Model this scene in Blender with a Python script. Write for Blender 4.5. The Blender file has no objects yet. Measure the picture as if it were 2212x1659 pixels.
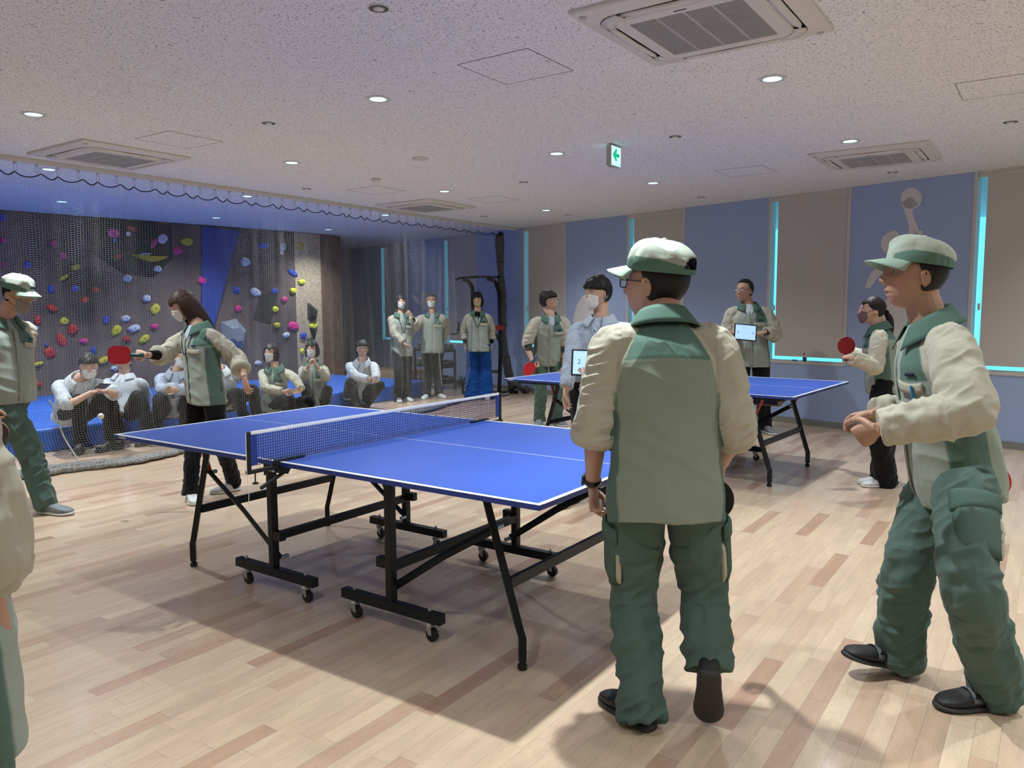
import bpy, math, random
import numpy as np
from mathutils import Vector, Matrix, noise as mnoise
random.seed(7); RNG = np.random.RandomState(7)
sc = bpy.context.scene
COL = sc.collection
PI = math.pi
# ------------------------------------------------------------------ camera
FPX, PITCH, ROLL, CAMH, YAW = 1676.144, -0.0972410, -0.00496931, 1.42832, -0.609002
fw = np.array([math.sin(YAW)*math.cos(PITCH), math.cos(YAW)*math.cos(PITCH), math.sin(PITCH)])
r0 = np.array([math.cos(YAW), -math.sin(YAW), 0.0]); u0 = np.cross(r0, fw)
CR = r0*math.cos(ROLL)+u0*math.sin(ROLL); CU = -r0*math.sin(ROLL)+u0*math.cos(ROLL); CF = fw
CC = np.array([0, 0, CAMH])
cam_data = bpy.data.cameras.new('camera'); cam = bpy.data.objects.new('camera', cam_data); COL.objects.link(cam)
cam_data.sensor_width = 36.0; cam_data.lens = FPX/2212*36.0; cam_data.clip_start = 0.05; cam_data.clip_end = 100
Mx = Matrix.Identity(4)
for i in range(3):
    Mx[i][0] = CR[i]; Mx[i][1] = CU[i]; Mx[i][2] = -CF[i]; Mx[i][3] = CC[i]
cam.matrix_world = Mx
sc.camera = cam
# ------------------------------------------------------------------ view, sky
sc.view_settings.view_transform = 'Standard'; sc.view_settings.look = 'None'
sc.view_settings.gamma = 1.0; sc.view_settings.use_curve_mapping = False
sc.view_settings.exposure = 0.0
sc.render.film_transparent = False
w = bpy.data.worlds.new('world'); sc.world = w; w.use_nodes = True
bg = w.node_tree.nodes['Background']; bg.inputs[0].default_value = (0.10, 0.62, 0.95, 1); bg.inputs[1].default_value = 2.2
LAMP_W = 172.0; LAMP_COL = (0.90, 0.98, 1.0)
H = 2.78
DOWNLIGHTS = [(x, y) for x, ys in {2.95: (2.65, 4.8, 7.0), 0.75: (-0.6, 1.6, 3.75, 5.95, 8.05), -1.45: (-1.7, 0.5, 2.65, 4.8, 6.94), -3.66: (-0.6, 3.75, 5.95, 7.95),
              -5.86: (-1.7, 0.45, 2.64, 4.86, 7.06, 9.25), -8.0: (1.5, 3.71, 5.95, 8.3), -10.22: (2.7, 4.87, 7.05, 9.21)}.items() for y in ys]

def at(px, py, D):
    return CC + D*(CF + (px-1106)/FPX*CR - (py-829.5)/FPX*CU)
def at_z(px, py, z):
    d = CF + (px-1106)/FPX*CR - (py-829.5)/FPX*CU
    return CC + d*((z-CC[2])/d[2])
def at_plane(px, py, n, k):
    d = CF + (px-1106)/FPX*CR - (py-829.5)/FPX*CU
    n = np.array(n); return CC + d*((k-CC@n)/(d@n))

# ------------------------------------------------------------------ materials
MATS = {}
def lin(c):
    return tuple(((v/255.0)/12.92 if v/255.0 <= 0.04045 else ((v/255.0+0.055)/1.055)**2.4) for v in c)
def mat(name, col, rough=0.6, metal=0.0, spec=0.5, emit=None, estr=1.0, noise=None, bump=None, vcol=False, coat=0.0, alpha=None, sheen=0.0, fold=None):
    if name in MATS: return MATS[name]
    m = bpy.data.materials.new(name); m.use_nodes = True; nt = m.node_tree; b = nt.nodes['Principled BSDF']
    b.inputs['Base Color'].default_value = (*col, 1); b.inputs['Roughness'].default_value = rough
    b.inputs['Metallic'].default_value = metal; b.inputs['Specular IOR Level'].default_value = spec
    b.inputs['Coat Weight'].default_value = coat; b.inputs['Coat Roughness'].default_value = 0.15
    if sheen: b.inputs['Sheen Weight'].default_value = sheen
    if emit: b.inputs['Emission Color'].default_value = (*emit, 1); b.inputs['Emission Strength'].default_value = estr
    tc = nt.nodes.new('ShaderNodeTexCoord')
    src = None
    if vcol:
        vc = nt.nodes.new('ShaderNodeVertexColor'); vc.layer_name = 'col'; src = vc.outputs['Color']
        nt.links.new(src, b.inputs['Base Color'])
    if noise:   # (scale, strength)
        n = nt.nodes.new('ShaderNodeTexNoise'); n.inputs['Scale'].default_value = noise[0]; n.inputs['Detail'].default_value = 6
        nt.links.new(tc.outputs['Object'], n.inputs['Vector'])
        mr = nt.nodes.new('ShaderNodeMapRange'); mr.inputs[1].default_value = .3; mr.inputs[2].default_value = .7
        mr.inputs['To Min'].default_value = 1-noise[1]; mr.inputs['To Max'].default_value = 1+noise[1]
        nt.links.new(n.outputs['Fac'], mr.inputs[0])
        mx = nt.nodes.new('ShaderNodeVectorMath'); mx.operation = 'SCALE'
        if src: nt.links.new(src, mx.inputs[0])
        else: mx.inputs[0].default_value = col
        nt.links.new(mr.outputs[0], mx.inputs['Scale']); nt.links.new(mx.outputs[0], b.inputs['Base Color'])
    if bump:    # (scale, strength, distance)
        n = nt.nodes.new('ShaderNodeTexNoise'); n.inputs['Scale'].default_value = bump[0]; n.inputs['Detail'].default_value = 4
        nt.links.new(tc.outputs['Object'], n.inputs['Vector'])
        bp = nt.nodes.new('ShaderNodeBump'); bp.inputs['Strength'].default_value = bump[1]; bp.inputs['Distance'].default_value = bump[2]
        nt.links.new(n.outputs['Fac'], bp.inputs['Height']); nt.links.new(bp.outputs[0], b.inputs['Normal'])
    if fold:    # soft crumple folds (scale, distance) under the fine weave
        n = nt.nodes.new('ShaderNodeTexNoise'); n.inputs['Scale'].default_value = fold[0]; n.inputs['Detail'].default_value = 1.5; n.inputs['Distortion'].default_value = 1.3; n.inputs['Roughness'].default_value = .4
        mp = nt.nodes.new('ShaderNodeMapping'); mp.inputs['Scale'].default_value = (1, 1, .62); nt.links.new(tc.outputs['Object'], mp.inputs[0]); nt.links.new(mp.outputs[0], n.inputs['Vector'])
        s1 = math_node(nt, 'SUBTRACT', n.outputs['Fac'], .5); s2 = math_node(nt, 'ABSOLUTE', s1); s3 = math_node(nt, 'POWER', math_node(nt, 'ADD', s2, .02), .8)
        b2 = nt.nodes.new('ShaderNodeBump'); b2.inputs['Strength'].default_value = 1.0; b2.inputs['Distance'].default_value = fold[1]; b2.invert = True
        nt.links.new(s3, b2.inputs['Height']); nt.links.new(b2.outputs[0], bp.inputs['Normal'])
    if alpha is not None: b.inputs['Alpha'].default_value = alpha
    MATS[name] = m
    return m

def N(nt, t, **kw):
    n = nt.nodes.new(t)
    for k, v in kw.items(): setattr(n, k, v)
    return n
def math_node(nt, op, a, b=None):
    n = nt.nodes.new('ShaderNodeMath'); n.operation = op
    for i, v in enumerate((a, b)):
        if v is None: continue
        if isinstance(v, (int, float)): n.inputs[i].default_value = v
        else: nt.links.new(v, n.inputs[i])
    return n.outputs[0]

def floor_material():
    m = bpy.data.materials.new('maple_floor'); m.use_nodes = True; nt = m.node_tree; b = nt.nodes['Principled BSDF']; L = nt.links.new
    tc = N(nt, 'ShaderNodeTexCoord'); sp = N(nt, 'ShaderNodeSeparateXYZ'); L(tc.outputs['Object'], sp.inputs[0])
    u = math_node(nt, 'DIVIDE', sp.outputs['X'], 0.075); row = math_node(nt, 'FLOOR', u); fu = math_node(nt, 'FRACT', u)
    wn = N(nt, 'ShaderNodeTexWhiteNoise', noise_dimensions='1D'); L(row, wn.inputs['W'])
    v0 = math_node(nt, 'DIVIDE', sp.outputs['Y'], 0.62); v = math_node(nt, 'ADD', v0, math_node(nt, 'MULTIPLY', wn.outputs['Value'], 7.3))
    colid = math_node(nt, 'FLOOR', v); fv = math_node(nt, 'FRACT', v)
    cb = N(nt, 'ShaderNodeCombineXYZ'); L(row, cb.inputs[0]); L(colid, cb.inputs[1])
    w2 = N(nt, 'ShaderNodeTexWhiteNoise', noise_dimensions='3D'); L(cb.outputs[0], w2.inputs['Vector'])
    ramp = N(nt, 'ShaderNodeValToRGB'); e = ramp.color_ramp.elements
    e[0].position = 0.0; e[0].color = (0.46, 0.285, 0.195, 1); e[1].position = 1.0; e[1].color = (0.70, 0.545, 0.385, 1)
    for p, c in ((.08, (0.54, 0.36, 0.25)), (.25, (0.61, 0.455, 0.325)), (.52, (0.645, 0.49, 0.34)), (.75, (0.635, 0.455, 0.33))):
        k = e.new(p); k.color = (*c, 1)
    L(w2.outputs['Value'], ramp.inputs[0])
    # grain
    cb2 = N(nt, 'ShaderNodeCombineXYZ'); L(math_node(nt, 'MULTIPLY', sp.outputs['X'], 9.0), cb2.inputs[0]); L(math_node(nt, 'MULTIPLY', sp.outputs['Y'], 1.3), cb2.inputs[1])
    L(math_node(nt, 'MULTIPLY', w2.outputs['Value'], 37.0), cb2.inputs[2])
    gn = N(nt, 'ShaderNodeTexNoise'); gn.inputs['Scale'].default_value = 1.6; gn.inputs['Detail'].default_value = 5; gn.inputs['Distortion'].default_value = 1.2; L(cb2.outputs[0], gn.inputs['Vector'])
    rings = math_node(nt, 'ABSOLUTE', math_node(nt, 'SINE', math_node(nt, 'MULTIPLY', gn.outputs['Fac'], 46.0)))
    mr = N(nt, 'ShaderNodeMapRange'); L(rings, mr.inputs[0]); mr.inputs[2].default_value = 0.35; mr.inputs['To Min'].default_value = 0.86; mr.inputs['To Max'].default_value = 1.0
    gn2 = N(nt, 'ShaderNodeTexNoise'); gn2.inputs['Scale'].default_value = 3.2; gn2.inputs['Detail'].default_value = 3; L(cb2.outputs[0], gn2.inputs['Vector'])
    mr2 = N(nt, 'ShaderNodeMapRange'); L(gn2.outputs['Fac'], mr2.inputs[0]); mr2.inputs[1].default_value = .3; mr2.inputs[2].default_value = .7; mr2.inputs['To Min'].default_value = 0.90; mr2.inputs['To Max'].default_value = 1.07
    # joints
    du = math_node(nt, 'MINIMUM', fu, math_node(nt, 'SUBTRACT', 1.0, fu)); dv = math_node(nt, 'MINIMUM', fv, math_node(nt, 'SUBTRACT', 1.0, fv))
    ju = math_node(nt, 'GREATER_THAN', du, 0.010); jv = math_node(nt, 'GREATER_THAN', dv, 0.0016)
    j = math_node(nt, 'MULTIPLY', ju, jv); jm = math_node(nt, 'ADD', math_node(nt, 'MULTIPLY', j, 0.40), 0.60)
    f = math_node(nt, 'MULTIPLY', math_node(nt, 'MULTIPLY', mr.outputs[0], mr2.outputs[0]), jm)
    sc_ = N(nt, 'ShaderNodeVectorMath', operation='SCALE'); L(ramp.outputs[0], sc_.inputs[0]); L(f, sc_.inputs['Scale']); L(sc_.outputs[0], b.inputs['Base Color'])
    b.inputs['Roughness'].default_value = 0.30; b.inputs['Specular IOR Level'].default_value = 0.45
    b.inputs['Coat Weight'].default_value = 0.35; b.inputs['Coat Roughness'].default_value = 0.12
    return m
def ceiling_material():
    m = bpy.data.materials.new('mineral_ceiling'); m.use_nodes = True; nt = m.node_tree; b = nt.nodes['Principled BSDF']; L = nt.links.new
    tc = N(nt, 'ShaderNodeTexCoord')
    wv = N(nt, 'ShaderNodeTexNoise'); wv.inputs['Scale'].default_value = 9; L(tc.outputs['Object'], wv.inputs['Vector'])
    ad = N(nt, 'ShaderNodeVectorMath', operation='ADD'); L(tc.outputs['Object'], ad.inputs[0])
    s2 = N(nt, 'ShaderNodeVectorMath', operation='SCALE'); L(wv.outputs['Color'], s2.inputs[0]); s2.inputs['Scale'].default_value = .10; L(s2.outputs[0], ad.inputs[1])
    n = N(nt, 'ShaderNodeTexNoise'); n.inputs['Scale'].default_value = 95; n.inputs['Detail'].default_value = 2.5; n.inputs['Roughness'].default_value = .6; L(ad.outputs[0], n.inputs['Vector'])
    r = N(nt, 'ShaderNodeValToRGB'); e = r.color_ramp.elements; e[0].position = .36; e[0].color = (0.30, 0.30, 0.31, 1); e[1].position = .44; e[1].color = (0.76, 0.765, 0.775, 1)
    L(n.outputs['Fac'], r.inputs[0]); L(r.outputs[0], b.inputs['Base Color']); b.inputs['Roughness'].default_value = .95; b.inputs['Specular IOR Level'].default_value = .1
    bp = N(nt, 'ShaderNodeBump'); bp.inputs['Strength'].default_value = .5; bp.inputs['Distance'].default_value = .003; L(n.outputs['Fac'], bp.inputs['Height']); L(bp.outputs[0], b.inputs['Normal'])
    return m

# ------------------------------------------------------------------ mesh helpers
def nrm(v):
    v = np.asarray(v, float); return v/(np.linalg.norm(v)+1e-12)
class MB:
    def __init__(s): s.V = []; s.F = []; s.n = 0
    def add(s, V, F):
        V = np.asarray(V, float).reshape(-1, 3); s.V.append(V); s.F += [tuple(int(i)+s.n for i in f) for f in F]; s.n += len(V); return s
    def box(s, c, d, R=None):
        c = np.array(c, float); d = np.array(d, float)/2
        P = np.array([[x, y, z] for x in (-1, 1) for y in (-1, 1) for z in (-1, 1)])*d
        if R is not None: P = P @ np.array(R).T
        return s.add(P+c, [(0, 1, 3, 2), (4, 6, 7, 5), (0, 4, 5, 1), (2, 3, 7, 6), (0, 2, 6, 4), (1, 5, 7, 3)])
    def bar(s, a, b, w, h, up=(0, 0, 1)):
        a = np.array(a, float); b = np.array(b, float); d = b-a; L = np.linalg.norm(d); z = d/L
        x = np.cross(np.array(up, float), z)
        if np.linalg.norm(x) < 1e-4: x = np.cross(np.array([1.0, 0, 0]), z)
        x = nrm(x); y = np.cross(z, x); R = np.stack([x, y, z], 1)
        return s.box((a+b)/2, (w, h, L), R)
    def tube(s, pts, r, r2=None, ref=None, n=12, cap=True, closed=False):
        pts = np.asarray(pts, float); m = len(pts)
        r = np.broadcast_to(np.asarray(r, float), (m,)); r2 = r if r2 is None else np.broadcast_to(np.asarray(r2, float), (m,))
        T = np.gradient(pts, axis=0)
        if closed: T = np.roll(pts, -1, 0)-np.roll(pts, 1, 0)
        T /= np.linalg.norm(T, axis=1)[:, None]+1e-12
        if ref is None:
            x = np.cross(T[0], [0, 0, 1.0]); x = x if np.linalg.norm(x) > .1 else np.cross(T[0], [0, 1.0, 0])
            refs = []
            for i in range(m):
                x = x - T[i]*(x@T[i]); x = nrm(x); refs.append(x)
            X = np.array(refs)
        else:
            ref = np.asarray(ref, float)
            X = np.broadcast_to(ref, (m, 3)) if ref.ndim == 1 else ref
            X = X - T*np.sum(X*T, 1)[:, None]; X = X/(np.linalg.norm(X, axis=1)[:, None]+1e-9)
        Y = np.cross(T, X)
        a = np.arange(n)*2*PI/n
        V = (pts[:, None]+X[:, None]*(r[:, None]*np.cos(a))[..., None]+Y[:, None]*(r2[:, None]*np.sin(a))[..., None]).reshape(-1, 3)
        F = []
        for i in range(m if closed else m-1):
            i2 = (i+1) % m
            for j in range(n):
                k = (j+1) % n; F.append((i*n+j, i*n+k, i2*n+k, i2*n+j))
        if cap and not closed:
            F.append(tuple(range(n-1, -1, -1))); F.append(tuple(range((m-1)*n, m*n)))
        return s.add(V, F)
    def ell(s, c, r, R=None, nu=16, nv=10):
        V = []; F = []
        for i in range(nv+1):
            t = PI*i/nv
            for j in range(nu):
                p = 2*PI*j/nu; V.append((math.sin(t)*math.cos(p)*r[0], math.sin(t)*math.sin(p)*r[1], math.cos(t)*r[2]))
        V = np.array(V)
        if R is not None: V = V @ np.array(R).T
        for i in range(nv):
            for j in range(nu):
                k = (j+1) % nu; F.append((i*nu+j, (i+1)*nu+j, (i+1)*nu+k, i*nu+k))
        return s.add(V+np.array(c), F)
    def lathe(s, c, prof, n=24, R=None, ring=False):
        V = []; F = []; prof = list(prof)+([prof[0]] if ring else []); m = len(prof)
        for (rr, z) in prof:
            for j in range(n): V.append((rr*math.cos(2*PI*j/n), rr*math.sin(2*PI*j/n), z))
        V = np.array(V)
        if R is not None: V = V @ np.array(R).T
        for i in range(m-1):
            for j in range(n):
                k = (j+1) % n; F.append((i*n+j, i*n+k, (i+1)*n+k, (i+1)*n+j))
        if not ring: F.append(tuple(range(n-1, -1, -1))); F.append(tuple(range((m-1)*n, m*n)))
        return s.add(V+np.array(c), F)
    def grid(s, P):      # P (a,b,3)
        a, b, _ = P.shape
        F = [(i*b+j, i*b+j+1, (i+1)*b+j+1, (i+1)*b+j) for i in range(a-1) for j in range(b-1)]
        return s.add(P.reshape(-1, 3), F)
    def prism(s, poly, off):   # poly (n,3), extruded by off
        P = np.asarray(poly, float); n = len(P); off = np.array(off, float)
        F = [tuple(range(n)), tuple(range(2*n-1, n-1, -1))]+[(i, i+n, (i+1) % n+n, (i+1) % n) for i in range(n)]
        return s.add(np.concatenate([P, P+off]), F)
    def build(s, name, m, parent=None, smooth=False, bevel=0, solid=0, off=1.0, loc=None, sub=0, kind=None, fix=True):
        me = bpy.data.meshes.new(name)
        V = np.concatenate(s.V)
        if loc is not None: V = V-np.array(loc)
        me.from_pydata(V.tolist(), [], s.F); me.update()
        if fix:
            import bmesh
            bm = bmesh.new(); bm.from_mesh(me); bmesh.ops.recalc_face_normals(bm, faces=bm.faces); bm.to_mesh(me); bm.free()
        me.materials.append(m)
        o = bpy.data.objects.new(name, me); COL.objects.link(o)
        if loc is not None: o.location = loc
        if parent is not None: o.parent = parent
        if smooth: me.polygons.foreach_set('use_smooth', [True]*len(me.polygons))
        if solid:
            q = o.modifiers.new('s', 'SOLIDIFY'); q.thickness = solid; q.offset = off
        if sub:
            q = o.modifiers.new('u', 'SUBSURF'); q.levels = q.render_levels = sub
        if bevel:
            q = o.modifiers.new('b', 'BEVEL'); q.width = bevel; q.segments = 2; q.limit_method = 'ANGLE'
        if kind: o['kind'] = kind
        return o
def empty(name, loc=(0, 0, 0), rz=0.0):
    o = bpy.data.objects.new(name, None); COL.objects.link(o); o.location = loc; o.rotation_euler = (0, 0, rz); o.empty_display_size = .1
    return o
def tag(o, label=None, cat=None, group=None, kind=None):
    if label: o['label'] = label
    if cat: o['category'] = cat
    if group: o['group'] = group
    if kind: o['kind'] = kind
    return o
def catmull(P, k=6):
    P = np.asarray(P, float); Q = np.concatenate([[2*P[0]-P[1]], P, [2*P[-1]-P[-2]]]); out = []
    for i in range(len(P)-1):
        a, b, c, d = Q[i:i+4]
        for t in np.arange(k)/k: out.append(.5*((2*b)+(c-a)*t+(2*a-5*b+4*c-d)*t*t+(3*b-a-3*c+d)*t**3))
    out.append(P[-1]); return np.array(out)
def copy_tree(o, parent=None):
    c = o.copy(); COL.objects.link(c); c.parent = parent
    for ch in list(o.children): copy_tree(ch, c)
    return c
def text(name, s_, size, m, M, parent=None, ext=0.0006):
    cu = bpy.data.curves.new(name, 'FONT'); cu.body = s_; cu.size = size; cu.extrude = ext; cu.align_x = 'CENTER'; cu.align_y = 'CENTER'
    o = bpy.data.objects.new(name, cu); COL.objects.link(o); me = bpy.data.meshes.new_from_object(o.evaluated_get(bpy.context.evaluated_depsgraph_get()))
    bpy.data.objects.remove(o); me.materials.clear(); me.materials.append(m)
    me.transform(M)
    o = bpy.data.objects.new(name, me); COL.objects.link(o)
    if parent is not None: o.parent = parent
    return o
def frame(x, y, z, o):
    M = Matrix.Identity(4)
    for i in range(3): M[i][0] = x[i]; M[i][1] = y[i]; M[i][2] = z[i]; M[i][3] = o[i]
    return M
def vnoise(P, seed=0):
    """smooth value noise, P (n,3) -> (n,) in -1..1"""
    P = np.asarray(P, float); i = np.floor(P).astype(np.int64); f = P-i; f = f*f*(3-2*f)
    def h(x, y, z):
        n = (x*374761393+y*668265263+z*2147483647+seed*1013904223) & 0xffffffff
        n = ((n ^ (n >> 13))*1274126177) & 0xffffffff
        return ((n ^ (n >> 16)) & 0xffff)/32767.5-1
    r = 0
    for dx in (0, 1):
        for dy in (0, 1):
            for dz in (0, 1):
                wgt = (f[:, 0] if dx else 1-f[:, 0])*(f[:, 1] if dy else 1-f[:, 1])*(f[:, 2] if dz else 1-f[:, 2])
                r = r + wgt*h(i[:, 0]+dx, i[:, 1]+dy, i[:, 2]+dz)
    return r
# ================================================================== ROOM
WN = np.array([0.2516281, 0.9678240, 0.0]); WT = np.array([0.9678240, -0.2516281, 0.0]); WD = 8.775
ZU = np.array([0, 0, 1.0])
def wp(s, z, d=0.0): return WN*(WD+d)+WT*s+ZU*z
RW = np.stack([WT, WN, ZU], 1)
m_wall = mat('blue_wall', (0.34, 0.43, 0.66), .85, spec=.2, bump=(350, .15, .001))
m_offw = mat('offwhite_wall', (0.75, 0.74, 0.72), .85)
m_grey = mat('grey_side_wall', (0.48, 0.52, 0.58), .85, spec=.2)
m_trimb = mat('beige_trim', (0.55, 0.53, 0.49), .5)
m_blind = mat('blind_cloth', (0.53, 0.51, 0.48), .9, spec=.1, bump=(900, .3, .0006))
m_white = mat('white_plastic', (0.60, 0.59, 0.55), .45)
m_base = mat('grey_skirting', (0.22, 0.22, 0.20), .6)
m_ceil = ceiling_material()
def struct(mb, name, m, **k):
    return mb.build(name, m, kind='structure', **k)
fl = MB(); fl.box((-4.0, 4.5, -0.06), (20, 19, 0.12)); struct(fl, 'floor', floor_material())
ce = MB(); ce.box((-4.0, 4.5, H+0.06), (20, 19, 0.12)); struct(ce, 'ceiling', m_ceil)
s = MB(); s.box((-13.32, 4.5, H/2), (0.12, 19, H)); struct(s, 'wall_left', m_grey)
s = MB(); s.box((4.6, 3.0, H/2), (0.12, 14.2, H)); struct(s, 'wall_right', m_offw)
s = MB(); s.box((-4.3, -4.2, H/2), (17.9, 0.12, H)); struct(s, 'wall_front', m_offw)
S0, PIT, WW, SILL, WTOP, TH = -9.955, 2.305, 1.035, 0.735, H, 0.10
ks = list(range(-2, 6))
wb = MB()
def wbox(mb, s0, s1, z0, z1, d0, d1): mb.box(wp((s0+s1)/2, (z0+z1)/2, (d0+d1)/2), (s1-s0, d1-d0, z1-z0), RW)
prev = -16.3
for k in ks:
    a = S0+PIT*k; wbox(wb, prev, a, 0, H, 0, TH); wbox(wb, a, a+WW, 0, SILL, 0, TH); prev = a+WW
wbox(wb, prev, 3.2, 0, H, 0, TH)
struct(wb, 'wall_back', m_wall)
b = MB(); wbox(b, -16.3, 3.2, 0, 0.075, -0.012, 0.0); struct(b, 'baseboard_back', m_base)
m_glass = mat('window_glass', (0.9, 0.97, 1.0), .02, alpha=.12)
m_frost = mat('window_sash', (0.55, 0.6, 0.6), .4)
m_chain = mat('chain_plastic', (.55, .55, .5), .4)
blind_names = {-2: 'beyond the net, nearest the climbing wall', -1: 'behind the net, beside the black chin-up station', 0: 'just right of the gathered net', 1: 'behind the capped man seen from behind',
               2: 'between the man holding a tablet and the ball player decal', 3: 'right of the ball player decal', 4: 'far right beyond the frame', 5: 'farthest right'}
for n, k in enumerate(ks):
    a = S0+PIT*k; e = a+WW
    f = MB(); t = 0.034
    wbox(f, a, a+t, SILL, WTOP, -0.008, TH); wbox(f, e-t, e, SILL, WTOP, -0.008, TH)
    wbox(f, a+t, e-t, SILL, SILL+t, -0.008, TH); wbox(f, a+t, e-t, WTOP-.02, WTOP, -0.008, TH)
    fo = struct(f, 'window_%d' % (n+1), m_trimb)
    p = MB(); wbox(p, a+t, e-t, SILL+t, WTOP-.02, .040, .046); p.build('pane', m_glass, fo)
    p = MB(); wbox(p, a+t, e-t, SILL+t, SILL+t+.012, .032, .06); p.build('sash', m_frost, fo)
    if k > 3: continue
    bl = empty('roller_blind', wp((a+e)/2, SILL, .05)); o = bl.location
    c = MB(); wbox(c, a+.118, e-.045, SILL+.10, WTOP-.06, .012, .015); c.build('cloth', m_blind, bl, loc=None).location = -o
    c = MB(); wbox(c, a+.118, e-.045, SILL+.088, SILL+.105, .008, .020); c.build('hem_bar', m_trimb, bl).location = -o
    c = MB(); wbox(c, a+.04, e-.04, WTOP-.065, WTOP-.021, .0, .034); c.build('headrail', m_trimb, bl).location = -o
    c = MB(); xx = a+.095
    for j in range(46): c.ell(wp(xx, WTOP-.1-j*.026, .01), (.003, .003, .004), nu=6, nv=4)
    c.box(wp(xx, 1.42, .01), (.022, .012, .07), RW); c.build('pull_chain', m_chain, bl).location = -o
    tag(bl, 'taupe roller blind, '+blind_names[k], 'blind')
# net rail
s = MB(); s.box((-7.58, 4.2, H-0.022), (0.05, 13.6, 0.044)); struct(s, 'trim_1', m_white, bevel=.004)
# wall decals: pale sports silhouettes
m_decal = mat('decal_vinyl', (0.66, 0.65, 0.65), .7, spec=.2)
def decal(name, polys, label, cat):
    d = MB()
    for poly in polys:
        P = [at_plane(px, py, WN, WD-0.002) for px, py in poly]
        d.prism(P, WN*(-0.002))
    return tag(d.build(name, m_decal), label, cat)
def circ(cx, cy, r, n=28, ry=None): return [(cx+r*math.cos(2*PI*i/n), cy+(ry or r)*math.sin(2*PI*i/n)) for i in range(n)]
def sc_poly(pts, ox, oy, k): return [(ox+x/k, oy+y/k) for x, y in pts]
decal('wall_decal', [circ(1968.7, 428.4, 23), sc_poly([(800, 540), (810, 600), (855, 650), (870, 720), (900, 800), (905, 850), (935, 900), (950, 1060), (950, 1160), (1170, 1160), (1150, 1060), (1090, 920), (1040, 800), (1018, 700), (1035, 640), (1100, 600), (1150, 560), (1000, 400)], 1860, 380, 9.215),
    sc_poly([(400, 1430), (395, 1390), (400, 1310), (425, 1215), (530, 1130), (650, 1080), (710, 1085), (790, 1190), (770, 1400), (600, 1600), (470, 1520), (440, 1480)], 1860, 380, 9.215),
    [(1900, 575), (1925, 545), (1960, 520), (1975, 500), (1992, 498), (2000, 560), (1990, 640), (1975, 700), (1985, 760), (1930, 745), (1905, 700), (1900, 665), (1921, 640), (1932, 615), (1902, 592), (1880, 622), (1868, 622), (1880, 590)]],
    'pale silhouette decal of a ball player reaching up with a ball', 'decal')
decal('wall_decal', [[(1258, 640), (1266, 637), (1276, 642), (1290, 655), (1300, 700), (1262, 700), (1245, 700), (1238, 694), (1241, 676), (1248, 655)]], 'pale rounded silhouette decal behind the white-shirted man with a tablet', 'decal')
decal('wall_decal', [sc_poly([(405, 195), (425, 205), (470, 260), (560, 335), (600, 370), (530, 290), (530, 200), (560, 165), (600, 190), (620, 260), (640, 420), (550, 420), (560, 390), (450, 290), (420, 260)], 820, 600, 5.925)], 'pale silhouette decal of a leaping figure between the two standing masked people', 'decal')
decal('wall_decal', [sc_poly([(475, 1020), (535, 1010), (510, 900), (510, 800), (530, 800), (560, 1040), (520, 1060), (480, 1035)], 820, 600, 5.925)], 'small pale foot-shaped silhouette decal low on the wall behind the net', 'decal')

# ================================================================== CEILING FITTINGS
m_lens = mat('lamp_glow', (0.8, 1, 1), .4, emit=(0.50, 0.90, 1.0), estr=1.5)
m_refl = mat('lamp_reflector', (0.7, 0.75, 0.75), .25, metal=.7)
def pos_label(x, y):
    return ('near the rail of the net' if -9.0 < x < -6.5 else 'beyond the net' if x <= -9 else 'over the ping pong tables')
for i, (x, y) in enumerate(DOWNLIGHTS):
    e = empty('downlight', (x, y, H))
    a = MB(); a.lathe((0, 0, 0), [(.082, -.004), (.082, 0), (.066, 0), (.066, -.006)], 28, ring=True); a.build('trim_ring', m_white, e, smooth=False)
    a = MB(); a.lathe((0, 0, 0), [(.066, -.0045), (.066, -.001), (.055, -.001), (.055, -.0045)], 28, ring=True); a.build('reflector', m_refl, e)
    a = MB(); a.lathe((0, 0, 0), [(.056, -.0035), (.040, -.006), (.001, -.007)], 28); a.build('lens', m_lens, e)
    ld = bpy.data.lights.new('downlight_lamp', 'SPOT'); ld.energy = LAMP_W*(1.9 if (x, y) == (-1.45, 2.65) else 1.55 if abs(y-2.65) < .1 else .8 if y < 2.4 else 1.0)*(1.55 if x < -7.5 else 1.0); ld.spot_size = math.radians(132); ld.spot_blend = 1.0; ld.shadow_soft_size = .035; ld.color = LAMP_COL
    lo = bpy.data.objects.new('downlight_lamp', ld); COL.objects.link(lo); lo.location = (0, 0, -.012); lo.parent = e
    q = at_z(0, 0, H); D = (np.array([x, y, H])-CC)@CF
    lab = 'round glowing ceiling downlight, '
    near = {(-3.66, 3.75): 'upper middle, left of the access panel outline', (-1.45, 4.8): 'between the largest air conditioner and exit sign', (-5.86, 2.64): 'upper left corner area, the nearest on the left', (-1.45, 6.94): 'just in front of the far right air conditioner',
            (-3.66, 5.95): 'left of the exit sign', (-5.86, 4.86): 'left of centre above the long-haired woman', (-5.86, 7.06): 'beside the small far air conditioner', (-3.66, 7.95): 'behind and below the exit sign',
            (-8.0, 3.71): 'seen through the net top at far left', (-10.22, 4.87): 'just above the climbing wall at far left', (-8.0, 5.95): 'seen behind the net hooks mid rail', (-10.22, 7.05): 'above the blue wedge of the climbing wall', (-8.0, 8.3): 'seen through the net near the far air conditioner', (-10.22, 9.21): 'above the right end of the climbing wall'}
    tag(e, lab+near.get((x, y), 'outside the frame'), 'downlight', 'ceiling downlights')
m_dark = mat('dark_metal', (0.03, 0.03, 0.03), .4)
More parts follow.
